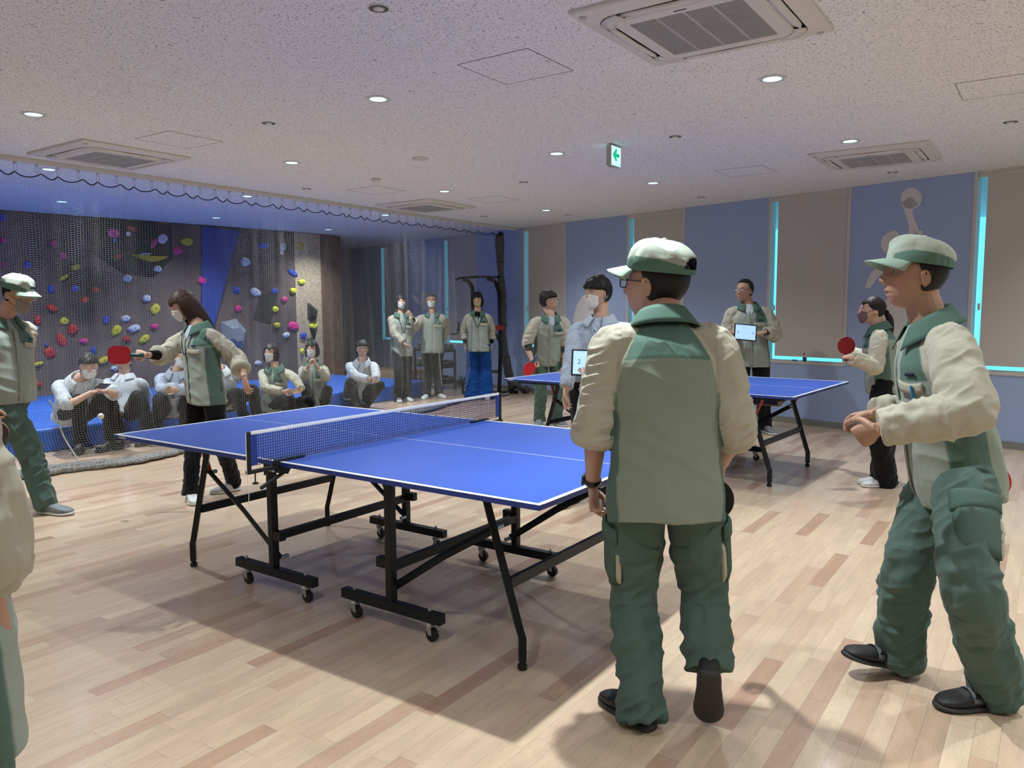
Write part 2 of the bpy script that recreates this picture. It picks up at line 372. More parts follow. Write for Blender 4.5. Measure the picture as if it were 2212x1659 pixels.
def small_light(x, y, lab):
    e = empty('emergency_light', (x, y, H))
    a = MB(); a.lathe((0, 0, 0), [(.05, -.006), (.05, 0), (.028, 0), (.028, -.006)], 20, ring=True); a.build('rim', m_refl, e)
    a = MB(); a.lathe((0, 0, 0), [(.028, -.004), (.024, -.010), (.012, -.014), (.001, -.015)], 16); a.build('bulb_cover', m_white, e, smooth=True)
    a = MB(); a.lathe((0, 0, 0), [(.046, -.0065), (.046, -.003), (.028, -.003), (.028, -.0065)], 20, ring=True); a.build('dark_ring', m_dark, e)
    tag(e, 'small unlit round emergency light, '+lab, 'emergency light', 'small emergency lights')
for x, y, lab in [(-2.57, 2.65, 'nearest, at the top edge left of the big air conditioner'), (-4.76, 3.75, 'upper left beside an access panel'), (-2.54, 5.92, 'just right of the exit sign'), (-.34, 6.93, 'at the right edge of the ceiling'),
                  (-4.76, 7.06, 'in the far middle of the ceiling'), (-6.97, 5.98, 'near the net rail'), (-6.97, 9.29, 'close to the far corner of the rail'), (-5.89, 9.9, 'closest to the first window'), (-1.42, 8.78, 'behind the far right air conditioner'), (-3.65, 9.33, 'close to the wall behind the exit sign')]:
    small_light(x, y, lab)
a = MB(); a.lathe((-5.88, 5.97, H), [(.05, 0), (.05, -.02), (.03, -.035), (.001, -.035)], 20); tag(a.build('smoke_detector', m_white, smooth=True), 'small round white smoke detector with a dark rim on the ceiling', 'detector')
a = MB(); a.lathe((-4.77, 5.41, H), [(.075, 0), (.075, -.006), (.001, -.008)], 28); tag(a.build('ceiling_cover_plate', m_white, smooth=True), 'flat round blank cover plate on the ceiling left of the exit sign', 'cover plate')
m_groove = mat('panel_groove', (0.16, 0.16, 0.16), .8)
def access_panel(x, y, lab, sz=.47):
    e = empty('access_panel', (x, y, H)); t = .004
    a = MB()
    for sx, sy, dx, dy in ((0, -1, sz, t), (0, 1, sz, t), (-1, 0, t, sz), (1, 0, t, sz)): a.box((sx*sz/2, sy*sz/2, -.001), (dx, dy, .002))
    a.build('frame_outline', m_groove, e); a = MB(); a.box((0, 0, -.0006), (sz-.006, sz-.006, .0012)); a.build('panel', m_ceil, e)
    a = MB(); a.lathe((sz/2-.03, 0, 0), [(.007, -.002), (.007, 0)], 10); a.build('latch', m_dark, e)
    tag(e, 'square ceiling access panel, '+lab, 'access panel')
for x, y, lab in [(-2.566, 3.735, 'nearest, left of the big air conditioner'), (-5.818, 3.705, 'beside the left air conditioner')]: access_panel(x, y, lab)
for px, py, lab in [(2166, 186, 'cut by the right frame edge'), (1612, 370, 'between the exit sign and the far right air conditioner'), (813, 411, 'left of the small far air conditioner'), (1067, 431, 'right of the small far air conditioner'), (578, 482, 'beyond the net above the climbing wall')]:
    P = at_z(px, py, H); access_panel(P[0], P[1], lab)
# air conditioners
m_ac = mat('ac_plastic', (0.62, 0.60, 0.55), .4, spec=.4); m_acd = mat('ac_gap', (0.02, 0.02, 0.02), .7); m_acg = mat('ac_grille', (0.40, 0.40, 0.38), .5)
def rrect(hw, r, n=6):
    out = []
    for cx, cy, a0 in ((1, 1, 0), (-1, 1, 90), (-1, -1, 180), (1, -1, 270)):
        for i in range(n+1):
            a = math.radians(a0+90*i/n); out.append((cx*(hw-r)+r*math.cos(a), cy*(hw-r)+r*math.sin(a)))
    return out
def ring_plate(mb, A, B, zA0, zB0):   # sloped ring between two loops of same count
    n = len(A); V = [(x, y, zA0) for x, y in A]+[(x, y, zB0) for x, y in B]
    mb.add(V, [(i, (i+1) % n, (i+1) % n+n, i+n) for i in range(n)])
def make_ac(x, y, lab, rot=0):
    e = empty('air_conditioner', (x, y, H), rot)
    A = rrect(.475, .012); B = rrect(.468, .014); C = rrect(.395, .12); 
    a = MB(); ring_plate(a, A, A, 0, -.012); ring_plate(a, A, B, -.012, -.020); ring_plate(a, B, C, -.020, -.036); ring_plate(a, C, rrect(.390, .12), -.036, -.015); a.build('panel', m_ac, e)
    a = MB(); a.add([(px_, py_, -.014) for px_, py_ in rrect(.393, .12)], [tuple(range(28))]); a.build('air_slot', m_acd, e)
    # inner block
    I0 = rrect(.340, .09); I1 = rrect(.328, .085); 
    a = MB(); ring_plate(a, I0, I0, -.014, -.038); ring_plate(a, I0, I1, -.038, -.046); ring_plate(a, I1, rrect(.265, .006), -.046, -.046); ring_plate(a, rrect(.265, .006), rrect(.265, .006), -.046, -.036); a.build('inner_cover', m_ac, e)
    CA, CB = rrect(.392, .12), rrect(.338, .09)
    for q in range(4):
        idx = list(range(q*7, q*7+7)); a = MB(); o_ = [CA[i] for i in idx]; i_ = [CB[i] for i in idx]
        d0 = np.array(o_[0])-np.array(o_[1]); 
        a.add([(x_, y_, -.0385) for x_, y_ in o_]+[(x_, y_, -.0425) for x_, y_ in i_], [(k, k+1, k+8, k+7) for k in range(6)]); a.build('corner_cover', m_ac, e, smooth=True, solid=.004, off=0)
    # corner fillers
    for qx, qy in ((1, 1), (1, -1), (-1, 1), (-1, -1)):
        pass
    for j in range(4):
        c, s_ = math.cos(j*PI/2), math.sin(j*PI/2); fl_ = MB()
        pts = []
        for i in range(11):
            t = -1+2*i/10; ww = .0215*math.sqrt(max(0, 1-t**4))+.001; zc = -.040-.010*(1-t*t)
            pts.append([(.27*t, .368-ww, zc+.006), (.27*t, .368, zc+.001), (.27*t, .368+ww, zc+.010)])
        P = np.array(pts)
        P = np.stack([P[..., 0]*c-P[..., 1]*s_, P[..., 0]*s_+P[..., 1]*c, P[..., 2]], -1)
        fl_.grid(P); fl_.build('louver', m_ac, e, smooth=True, solid=.006, off=0)
    a = MB(); a.box((0, 0, -.034), (.53, .53, .004))
    for i in range(36): a.box((0, -.262+.0150*i, -.040), (.53, .007, .008))
    for i in (-.1325, 0, .1325): a.box((i, 0, -.0385), (.012, .53, .012))
    a.build('grille', m_acg, e)
    a = MB(); a.box((0, -.30, -.047), (.06, .006, .002)); a.build('latch', m_acd, e)
    for cx, cy in ((.42, .42), (-.42, -.42)):
        a = MB(); a.lathe((cx, cy, -.022), [(.02, 0), (.018, -.008), (.001, -.01)], 16); a.build('sensor', m_acg, e)
    tag(e, lab, 'air conditioner', 'ceiling cassette air conditioners')
make_ac(-1.4255, 3.6534, 'large white ceiling cassette air conditioner cut by the top edge, the nearest one')
make_ac(-6.8403, 3.6922, 'white ceiling cassette air conditioner at the left beside the net rail', PI/2)
make_ac(-1.3927, 7.7481, 'white ceiling cassette air conditioner far right above the ball player decal')
make_ac(-6.8527, 7.8673, 'small-looking white ceiling cassette air conditioner far back beside the net rail')
# exit sign
e = empty('exit_sign', (-3.09, 5.93, H-.012)); e.scale = (.9, .88, .84); m_sign = mat('sign_case', (0.42, 0.42, 0.38), .5)
a = MB(); a.box((0, 0, -.10), (.05, .20, .20)); a.build('case', m_sign, e, bevel=.003)
a = MB(); a.box((0, .03, .002), (.05, .06, .02)); a.box((0, -.05, -.205), (.03, .05, .01)); a.build('mount', m_sign, e)
m_sface = mat('sign_face', (.8, 1, .95), .4, emit=(0.45, 0.95, 0.90), estr=1.0); m_sgreen = mat('sign_green', (0, .35, .15), .5, emit=(0.0, 0.42, 0.20), estr=1.0)
a = MB(); a.box((.0262, 0, -.10), (.002, .185, .185)); a.box((-.0262, 0, -.10), (.002, .185, .185)); a.build('lit_face', m_sface, e)
# left arrow seen from +x side: image-left is -y
arr = [(-.075, 0), (.0, .075), (.025, .05), (-.0, .02), (.075, .02), (.075, -.02), (-.0, -.02), (.025, -.05), (.0, -.075)]
arr = [(x*.9, z*.9) for x, z in arr]
a = MB(); a.prism([(.0275, x-.005, z-.09) for x, z in arr], (.0008, 0, 0))
for (cx, cz, sx, sz) in ((.072, -.165, .020, .004), (.066, -.172, .004, .018), (.080, -.172, .004, .018), (.072, -.172, .012, .003), (.072, -.181, .018, .003)): a.box((.028, cx, cz), (.0015, sx, sz))
a.build('arrow', m_sgreen, e)
tag(e, 'small hanging emergency exit sign with a green left arrow', 'exit sign')

# ================================================================== CLIMBING WALL
CN = nrm([.988, -.156, 0]); CK = float(CN@np.array([-11.69, 4.77, 0])); CT = np.array([-CN[1], CN[0], 0])
def climb_mat(name, c1, c2, c3, sc_):
    m = bpy.data.materials.new(name); m.use_nodes = True; nt = m.node_tree; b_ = nt.nodes['Principled BSDF']; L = nt.links.new
    tc = N(nt, 'ShaderNodeTexCoord'); n = N(nt, 'ShaderNodeTexNoise'); n.inputs['Scale'].default_value = sc_; n.inputs['Detail'].default_value = 3; L(tc.outputs['Object'], n.inputs['Vector'])
    r = N(nt, 'ShaderNodeValToRGB'); e_ = r.color_ramp.elements; e_[0].position = .36; e_[0].color = (*c1, 1); e_[1].position = .62; e_[1].color = (*c3, 1); k = e_.new(.46); k.color = (*c2, 1)
    L(n.outputs['Fac'], r.inputs[0]); n2 = N(nt, 'ShaderNodeTexNoise'); n2.inputs['Scale'].default_value = 30; n2.inputs['Detail'].default_value = 5; L(tc.outputs['Object'], n2.inputs['Vector'])
    mr = N(nt, 'ShaderNodeMapRange'); L(n2.outputs['Fac'], mr.inputs[0]); mr.inputs['To Min'].default_value = .7; mr.inputs['To Max'].default_value = 1.25
    s_ = N(nt, 'ShaderNodeVectorMath', operation='SCALE'); L(r.outputs[0], s_.inputs[0]); L(mr.outputs[0], s_.inputs['Scale']); L(s_.outputs[0], b_.inputs['Base Color']); b_.inputs['Roughness'].default_value = .85
    return m
m_cl = climb_mat('climbing_panel', (0.012, 0.011, 0.013), (0.085, 0.062, 0.062), (0.145, 0.110, 0.095), 0.75)
m_tan = mat('lit_plywood', (0.42, 0.34, 0.24), .8, noise=(25, .25), spec=.2)
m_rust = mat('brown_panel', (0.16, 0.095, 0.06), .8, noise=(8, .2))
m_bluep = mat('blue_panel', (0.012, 0.045, 0.26), .6)
def cpt(px, py, off=0.0): return at_plane(px, py, CN, CK+off)
cw = empty('climbing_wall', (-11.3, 6.0, 0)); cwo = np.array([-11.3, 6.0, 0])
def cbuild(mb, name, m, parent=None, **k):
    o = mb.build(name, m, cw if parent is None else parent, **k); 
    if parent is None: o.location = -cwo
    return o
yend = CN*CK  # base point
def cline(t, z, off=0): return CN*(CK+off)+CT*t+ZU*z
t1 = float(np.dot(at_z(640, 500, H)-CN*CK, CT)); t2 = float(np.dot(at_z(690, 505, H)-CN*CK, CT))
t0 = -3.2
a = MB(); a.prism([cline(t0, 0), cline(t1, 0), cline(t1, H-.01), cline(t0, H-.01)], -CN*.10); cbuild(a, 'panel', m_cl)
a = MB(); a.prism([cline(t1, 0), cline(t2, 0), cline(t2, H-.01), cline(t1, H-.01)], -CN*.10); cbuild(a, 'panel', m_tan)  # tan plywood; the light falling on this strip is painted into its colour
# dark brown return on the right end
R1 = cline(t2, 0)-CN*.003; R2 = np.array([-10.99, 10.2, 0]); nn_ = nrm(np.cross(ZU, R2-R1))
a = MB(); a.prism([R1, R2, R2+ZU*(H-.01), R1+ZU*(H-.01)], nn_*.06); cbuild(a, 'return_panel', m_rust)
# wavy dark texture facets on the left (triangular volumes panels)
def cpoly(name, pts, dep, m, label=None, bev=0):
    a = MB(); P0 = [cpt(x, y, 0.002) for x, y in pts]; c0 = np.mean(P0, 0); 
    a.prism([p+CN*dep for p in P0], -CN*(dep-.001)); o = cbuild(a, name, m)
    if label: o['label'] = label
    return o
cpoly('blue_wedge_panel', [(434, 489), (515, 499), (458, 712), (434, 712)], .05, m_bluep, 'tall dark blue wedge-shaped panel')
m_blk = mat('black_panel', (0.010, 0.010, 0.012), .8)
cpoly('dark_panel', [(200, 470), (332, 481), (370, 486), (372, 560), (330, 600), (262, 590), (196, 545)], .012, m_blk)
cpoly('dark_panel', [(560, 640), (600, 625), (585, 700), (548, 690)], .006, m_blk)
def volume(name, pts, apex, dep, m, label):
    P = [cpt(x, y, .001) for x, y in pts]; A = cpt(apex[0], apex[1], 0)+CN*dep; n = len(P); a = MB()
    inner = [A+(p-A+CN*dep*0)*.45 for p in P]; inner = [q+CN*(dep*.55) for q in inner]
    a.add(P+inner, [(i, (i+1) % n, (i+1) % n+n, i+n) for i in range(n)]+[tuple(range(n, 2*n))])
    return tag(a.build(name, m), label, 'climbing volume')
m_gvol = mat('grey_volume', (0.20, 0.23, 0.28), .7)
volume('climbing_volume', [(478, 696), (510, 688), (532, 714), (524, 752), (500, 756), (480, 740)], (505, 722), .16, m_gvol, 'large grey-blue faceted climbing volume carrying a small blue hold')
volume('climbing_volume', [(664, 656), (668, 654), (686, 670), (682, 690), (673, 696), (664, 688)], (674, 675), .10, m_blk, 'black pointed climbing volume on the lit tan plywood strip')
volume('climbing_volume', [(668, 708), (682, 707), (678, 735)], (676, 714), .08, m_blk, 'black inverted triangle volume under a yellow hold')
tag(cw, 'dark brown indoor climbing wall with a blue wedge behind the net', 'climbing wall')
HC = {'pink': (0.62, 0.02, 0.22), 'red': (0.42, 0.012, 0.02), 'blue': (0.01, 0.06, 0.45), 'yellow': (0.50, 0.46, 0.03), 'white': (0.50, 0.55, 0.70), 'bright': (0.72, 0.78, 0.05)}
HM = {k: mat('hold_'+k, v, .55) for k, v in HC.items()}
def poly_px(cx, cy, w_, h_, rot=0, jag=.18, n=9, seed=0):
    r = np.random.RandomState(seed); out = []
    for i in range(n):
        a = 2*PI*i/n; k = 1+jag*(r.rand()-.5)*2; x = w_/2*k*math.cos(a); y = h_/2*k*math.sin(a); c, s_ = math.cos(rot), math.sin(rot)
        out.append((cx+x*c-y*s_, cy+x*s_+y*c))
    return out
HOLDS = [('blue', 7, 470, 14, 15, 0), ('pink', 6, 519, 14, 16, 0), ('pink', 115, 526, 17, 15, 0), ('pink', 137, 552, 14, 15, 0), ('blue', 59, 571, 17, 15, 0), ('pink', 9, 571, 9, 12, 0), ('yellow', 163, 577, 22, 12, -.3), ('yellow', 138, 599, 22, 9, -.6),
    ('pink', 244, 503, 26, 21, 0), ('red', 284, 494, 26, 11, .3), ('blue', 248, 519, 9, 9, 0), ('red', 254, 554, 17, 11, 0), ('pink', 332, 526, 12, 24, .5), ('white', 351, 516, 21, 20, 0), ('yellow', 403, 522, 26, 17, 0), ('pink', 384, 542, 20, 20, 0),
    ('white', 312, 550, 30, 8, -.1), ('white', 340, 581, 18, 15, 0), ('white', 275, 601, 19, 15, -.2), ('white', 316, 645, 19, 15, 0), ('blue', 110, 624, 15, 17, 0), ('blue', 162, 623, 18, 15, 0), ('red', 206, 626, 16, 11, 0), ('red', 183, 648, 17, 13, -.4), ('red', 112, 666, 24, 15, .2),
    ('yellow', 138, 694, 19, 17, 0), ('red', 81, 691, 15, 21, 0), ('red', 157, 712, 20, 24, .6), ('red', 133, 735, 18, 32, -.6), ('pink', 180, 737, 20, 11, 0), ('red', 107, 762, 26, 24, .6), ('blue', 229, 690, 14, 18, .3), ('white', 271, 688, 19, 14, 0), ('yellow', 251, 714, 27, 19, -.7), ('white', 290, 709, 28, 16, -.3),
    ('yellow', 335, 668, 20, 26, .4), ('pink', 333, 705, 17, 12, 0), ('red', 273, 733, 16, 13, 0), ('yellow', 311, 732, 26, 15, -.7), ('pink', 437, 606, 21, 20, 0), ('white', 462, 650, 16, 20, -.4), ('white', 530, 566, 21, 20, .8), ('blue', 568, 530, 25, 12, .1), ('white', 611, 534, 14, 19, .3), ('yellow', 647, 531, 14, 15, 0),
    ('blue', 632, 589, 24, 12, .6), ('bright', 651, 609, 14, 11, 0), ('bright', 633, 628, 14, 12, 0), ('blue', 511, 627, 15, 15, 0), ('white', 552, 631, 24, 16, .6), ('blue', 593, 629, 15, 12, 0), ('pink', 614, 647, 13, 13, 0), ('pink', 513, 667, 13, 14, 0), ('bright', 594, 668, 13, 13, 0),
    ('yellow', 598, 703, 14, 12, 0), ('pink', 634, 704, 26, 19, 0), ('bright', 676, 704, 17, 15, 0), ('white', 618, 724, 15, 11, -.4), ('blue', 655, 725, 15, 15, 0), ('bright', 652, 759, 8, 14, 0), ('blue', 512, 719, 14, 9, 0), ('white', 557, 784, 15, 10, 0), ('pink', 500, 803, 18, 12, 0),
    ('blue', 201, 757, 12, 16, 0), ('yellow', 82, 786, 24, 9, -.3), ('blue', 59, 811, 20, 12, 0), ('red', 80, 831, 20, 12, 0), ('yellow', 222, 779, 34, 13, -.4), ('blue', 119, 826, 10, 10, 0), ('blue', 100, 745, 8, 8, 0), ('white', 336, 751, 17, 9, 0), ('white', 246, 796, 14, 10, 0), ('yellow', 66, 712, 8, 14, 0), ('pink', 62, 783, 8, 12, 0)]
cnt = {}; order = {}
for c_ in HC: order[c_] = sorted([h[1] for h in HOLDS if h[0] == c_])
ordw = ['leftmost', 'second from the left', 'third from the left', 'fourth from the left', 'fifth from the left', 'sixth from the left', 'seventh from the left', 'eighth from the left', 'ninth from the left', 'tenth from the left', 'eleventh from the left', 'twelfth from the left', 'thirteenth from the left', 'fourteenth from the left', 'fifteenth from the left', 'sixteenth from the left', 'seventeenth from the left', 'rightmost']
cname = {'bright': 'lemon yellow', 'white': 'pale blue-white', 'yellow': 'mustard yellow', 'pink': 'magenta pink', 'red': 'dark red', 'blue': 'deep blue'}
for i, (c_, x, y, w_, h_, rot) in enumerate(HOLDS):
    P = np.array([cpt(px, py, .003) for px, py in poly_px(x, y, w_*1.05, h_*1.05, rot, .13, 9, i)]); C0 = P.mean(0); dep = .035+.02*((i*37) % 5)/4
    n = len(P); A = C0+(P-C0)*.93+CN*dep*.55; B = C0+(P-C0)*.55+CN*dep; a = MB()
    a.add(np.concatenate([P, A, B]), [(j, (j+1) % n, (j+1) % n+n, j+n) for j in range(n)]+[(j+n, (j+1) % n+n, (j+1) % n+2*n, j+2*n) for j in range(n)]+[tuple(range(2*n, 3*n))])
    hold = a.build('climbing_hold', HM[c_], smooth=False, loc=C0, bevel=.006)
    a = MB(); R_ = np.stack([CT, ZU, CN], 1); a.lathe(C0+CN*(dep+.0005), [(.009, -.003), (.009, .002), (.001, .002)], 8, R_); bo = a.build('bolt', m_dark, hold); bo.location = -Vector(C0)
    k = order[c_].index(x); lb = ordw[k] if k < len(order[c_])-1 else 'rightmost'
    up = 'high' if y < 560 else 'midway' if y < 660 else 'low'
    tag(hold, '%s climbing hold %s on the wall, %s of that colour' % (cname[c_], up, lb), 'climbing hold', 'climbing holds')
a = MB(); P0, P1 = cpt(284, 550, .003), cpt(362, 555, .003); pts = [(284, 550), (303, 551.5), (322, 553), (342, 554), (362, 554.5), (350, 561), (335, 565.5), (318, 565.5), (300, 560)]
P = np.array([cpt(x, y, .002) for x, y in pts]); C0 = P.mean(0); a.add(np.concatenate([P, C0+(P-C0)*.9+CN*.10]), [(j, (j+1) % 9, (j+1) % 9+9, j+9) for j in range(9)]+[tuple(range(9, 18))])
tag(a.build('climbing_hold', mat('banana', (.42, .34, .01), .5), loc=C0), 'long banana-shaped yellow climbing ledge near the top of the dark wall', 'climbing hold', 'climbing holds')
m_disc = mat('marker_white', (.75, .75, .8), .5); m_discd = mat('marker_ink', (.01, .02, .08), .5)
for x, y, ch in [(277.5, 505, 'G'), (76.5, 708, 'S'), (609, 546, 'O')]:
    C0 = cpt(x, y, .02); R_ = np.stack([CT, ZU, CN], 1); e = empty('route_marker', C0)
    a = MB(); a.lathe((0, 0, 0), [(.032, -.006), (.032, .004), (.001, .004)], 20, R_); a.build('disc', m_disc, e)
    text('letter', ch, .05, m_discd, frame(CT, ZU, CN, CN*.0045), e)
    tag(e, 'small round white route marker with letter '+ch+' on the climbing wall', 'route marker')

# crash mats
m_mat = mat('blue_vinyl', (0.012, 0.105, 0.50), .42, spec=.5, bump=(14, .25, .004))
m_matd = mat('blue_vinyl_side', (0.006, 0.045, 0.30), .5)
mi = 0; ML = ['leftmost', 'left, under the seated man with a phone', 'under the seated men in white shirts', 'under the seated women', 'rightmost, by the standing masked woman']
for i, (y0, y1, x0) in enumerate([(-1.2, 1.1, -8.22), (1.1, 3.3, -8.22), (3.3, 5.5, -8.28), (5.5, 7.7, -8.34), (7.7, 9.75, -8.42)]):
    for j, (xa, xb) in enumerate(((x0, -9.9), (-9.9, -11.0))):
        g_ = .006; wl = [(CK-CN[1]*yy_)/CN[0]+.02 for yy_ in (y0+g_, y1-g_)] if j else [xb+g_, xb+g_]; a = MB()
        xm = (xa+wl[0])/2; ym = (y0+y1)/2
        a.prism([(xa-g_-xm, y0+g_-ym, 0), (xa-g_-xm, y1-g_-ym, 0), (wl[1]-xm, y1-g_-ym, 0), (wl[0]-xm, y0+g_-ym, 0)], (0, 0, .24))
        o = a.build('crash_mat', m_mat, bevel=.025); o.location = (xm, ym, 0)
        tag(o, 'blue vinyl crash mat, %s row, %s' % (('front', 'back')[j], ML[i]), 'mat', 'blue crash mats')
# low wooden platform behind the mats on the right
a = MB(); a.box((-10.35, 10.75, .14), (1.1, .9, .28)); tag(a.build('wooden_platform', mat('platform_wood', (.25, .18, .11), .7), bevel=.01), 'low brown wooden platform beyond the right end of the mats', 'platform')

# ================================================================== SAFETY NET
m_net = mat('net_cord', (0.40, 0.39, 0.36), .8, spec=.1); m_rope = mat('net_rope', (0.012, 0.013, 0.02), .8); m_gath = mat('gathered_net', (0.30, 0.295, 0.28), .9, bump=(220, 1.0, .012), noise=(60, .6))
m_gath2 = mat('gathered_dark', (0.10, 0.095, 0.09), .9, bump=(220, 1.0, .012), noise=(60, .5))
netE = empty('safety_net', (-7.6, 5, 0)); NO = np.array([-7.6, 5.0, 0])
HY0, HSP = 3.22-.18*15, .1815
def net_ztop(y):
    ph = ((y-HY0)/HSP) % 1.0; return 2.655-.042*4*ph*(1-ph)
def netP(y, v):
    """v = distance down along the net"""
    y = np.asarray(y, float); v = np.asarray(v, float)
    z = net_ztop(y)-v
    ph = 2*PI*(y-HY0)/HSP
    wv = .5+.5*np.exp(-v*1.2)
    q = np.stack([y*.9, v*.5, 0*y], -1).reshape(-1, 3); nz = vnoise(q, 3).reshape(y.shape)*.05; nz2 = vnoise(q*2.7, 5).reshape(y.shape)*.02
    z = z+.010*np.cos(ph*.5+v*.4+nz*10)*np.minimum(v*3, 1)+.014*np.sin(y*6.1+np.sin(v*1.1)*1.5)*np.minimum(v*2, 1)
    x = -7.6+.022*np.cos(ph*.5)*wv+nz+nz2
    yy = y+.012*np.sin(ph*.5+1)*wv
    # foot spreading over the floor towards the room
    low = np.clip(.30-z, 0, None); zf = np.where(z < .02, .006+.004*np.sin(y*23), z)
    over = np.clip(.02-z, 0, None); spread = (.18+.12*np.sin(y*1.7+1))*(1-.93*np.clip((y-8.5)/.7, 0, 1))
    x = x+spread*np.clip((.30-z)/.30, 0, 1)**1.6+over*.9
    zf = np.where(z < .02, np.maximum(.006, .010+.006*np.sin(y*31+over*40)), z)
    return np.stack([x, yy, zf], -1)
def net_lines():
    ys = np.arange(-1.2, 10.42, .0235); vs = np.arange(0, 2.86, .0205); r = .00082; V = []; F = []; n0 = 0
    a3 = np.array([0, 2*PI/3, 4*PI/3])
    def strands(P, axis):   # P (m,k,3) polyline along k
        nonlocal n0
        m, k, _ = P.shape
        if axis == 'h': u, v_ = np.array([1., 0, 0]), np.array([0, 0, 1.])
        else: u, v_ = np.array([1., 0, 0]), np.array([0, 1., 0])
        Q = P[:, :, None, :]+r*(np.cos(a3)[None, None, :, None]*u+np.sin(a3)[None, None, :, None]*v_)
        V.append(Q.reshape(-1, 3)); I = n0+np.arange(m*k*3).reshape(m, k, 3)
        for c in range(3):
            d = (c+1) % 3; F.append(np.stack([I[:, :-1, c], I[:, 1:, c], I[:, 1:, d], I[:, :-1, d]], -1).reshape(-1, 4))
        n0 += m*k*3
    yy = np.arange(-1.2, 10.42, .03)
    Y, Vv = np.meshgrid(yy, vs); strands(netP(Y, Vv), 'h')
    vv = np.arange(0, 2.86, .04); Y, Vv = np.meshgrid(ys, vv, indexing='ij'); strands(netP(Y, Vv), 'v')
    V_ = np.concatenate(V); F_ = np.concatenate(F)
    me = bpy.data.meshes.new('netting'); me.vertices.add(len(V_)); me.vertices.foreach_set('co', (V_-NO).ravel()); me.loops.add(F_.size); me.loops.foreach_set('vertex_index', F_.ravel().astype(np.int32))
    me.polygons.add(len(F_)); me.polygons.foreach_set('loop_start', np.arange(0, F_.size, 4, dtype=np.int32)); me.update(calc_edges=True); me.materials.append(m_net)
    o = bpy.data.objects.new('netting', me); COL.objects.link(o); o.parent = netE; return o
net_lines()
yy = np.arange(-1.2, 10.42, .02); P = netP(yy, 0*yy); P[:, 2] = net_ztop(yy); a = MB(); a.tube(P-NO, .0055, n=6); a.build('top_rope', m_rope, netE, smooth=True)
a = MB(); yy = np.arange(-1.2, 10.42, .03); P = netP(yy, 0*yy+2.84); rr = .035+.018*vnoise(np.stack([yy*3, yy*0, yy*0], 1), 9); P[:, 2] = rr*.8
a.tube(P-NO, rr*1.5, rr*.6, ref=(1, 0, 0), n=10); a.build('bottom_bundle', m_gath, netE, smooth=True)
yy = np.arange(2.9, 6.3, .03); P = netP(yy, 0*yy+2.84)+np.array([.09, 0, 0]); P[:, 0] += .07*np.sin(yy*2.3); P[:, 2] = .03; a = MB(); a.tube(P-NO, .05+.02*np.sin(yy*5), .028, ref=(1, 0, 0), n=10); a.build('trailing_fold', m_gath, netE, smooth=True)
vv = np.arange(2.05, 2.84, .03); P = netP(0*vv+3.42+.12*np.sin(vv*3), vv)+np.array([.02, 0, 0]); a = MB(); a.tube(P-NO, .008, n=6); a.build('seam_cord', m_net, netE, smooth=True)
vv = np.arange(.35, 2.4, .04); P = netP(9.0+.0*vv+.25*(vv/2.0)-.25, vv)+np.array([.02, 0, 0]); a = MB(); a.tube((P-NO)[26:], .006, n=6); a.build('seam_cord', m_net, netE, smooth=True)
hk = MB(); hk.tube(catmull([(0, 0, .075), (0, .012, .055), (0, .012, .02), (0, 0, 0), (0, -.012, .02), (0, -.012, .055), (0, 0, .075)], 3), .0022, n=5); hk.box((0, 0, .078), (.02, .022, .012))
h0 = hk.build('hook', mat('zinc', (.5, .5, .5), .35, metal=.8), netE, smooth=False)
ny = 0
for i in range(80):
    y = HY0+HSP*i
    if y > 10.4 or y < 1.6: continue
    h = h0 if ny == 0 else h0.copy()
    if ny: COL.objects.link(h); h.parent = netE
    h.location = (0, y-5, 2.656); ny += 1
tag(netE, 'white cord safety net hanging from ceiling rail hooks, trailing on the floor', 'net')
# gathered net column at the far end
ge = empty('gathered_net', (-7.62, 10.62, 0)); zz = np.linspace(2.64, .05, 70); rr = .05+.022*np.abs(np.sin(zz*3.1))+.008*vnoise(np.stack([zz*9, zz*0, zz*0], 1), 2)
P = np.stack([.02*np.sin(zz*2)+.10*np.clip(1-zz, 0, 1)**2*1.3, .03*np.sin(zz*1.3)+.18*np.clip(1.0-zz, 0, 1)**1.5, zz], 1)
a = MB(); a.tube(P, rr, n=14); a.build('column', m_gath2, ge, smooth=True)
for z in (2.2, 1.62, 1.15, .62):
    i = int(np.argmin(abs(zz-z))); a = MB(); th = np.linspace(0, 2*PI, 20, endpoint=False); a.tube(np.stack([P[i, 0]+(rr[i]+.002)*np.cos(th), P[i, 1]+(rr[i]+.002)*np.sin(th), 0*th+z], 1), .006, n=6, closed=True); a.build('tie', m_rope, ge)
a = MB(); th = np.linspace(0, 1.75*PI, 40); a.tube(np.stack([.28+.13*np.cos(th), .10+.14*np.sin(th), .05+.03*np.sin(th*3)+.02*th], 1), .05+.012*np.sin(th*6), n=12); a.build('heap', m_gath2, ge, smooth=True)
a = MB(); a.ell((.0, .0, 2.66), (.05, .05, .04)); a.tube(catmull([(0, 0, 2.68), (0, -.1, 2.64), (0, -.25, 2.66)], 5), .006, n=6); a.build('top_knot', m_rope, ge, smooth=True)
tag(ge, 'dark gathered bunch of netting hanging in the corner and heaped on the floor', 'net')
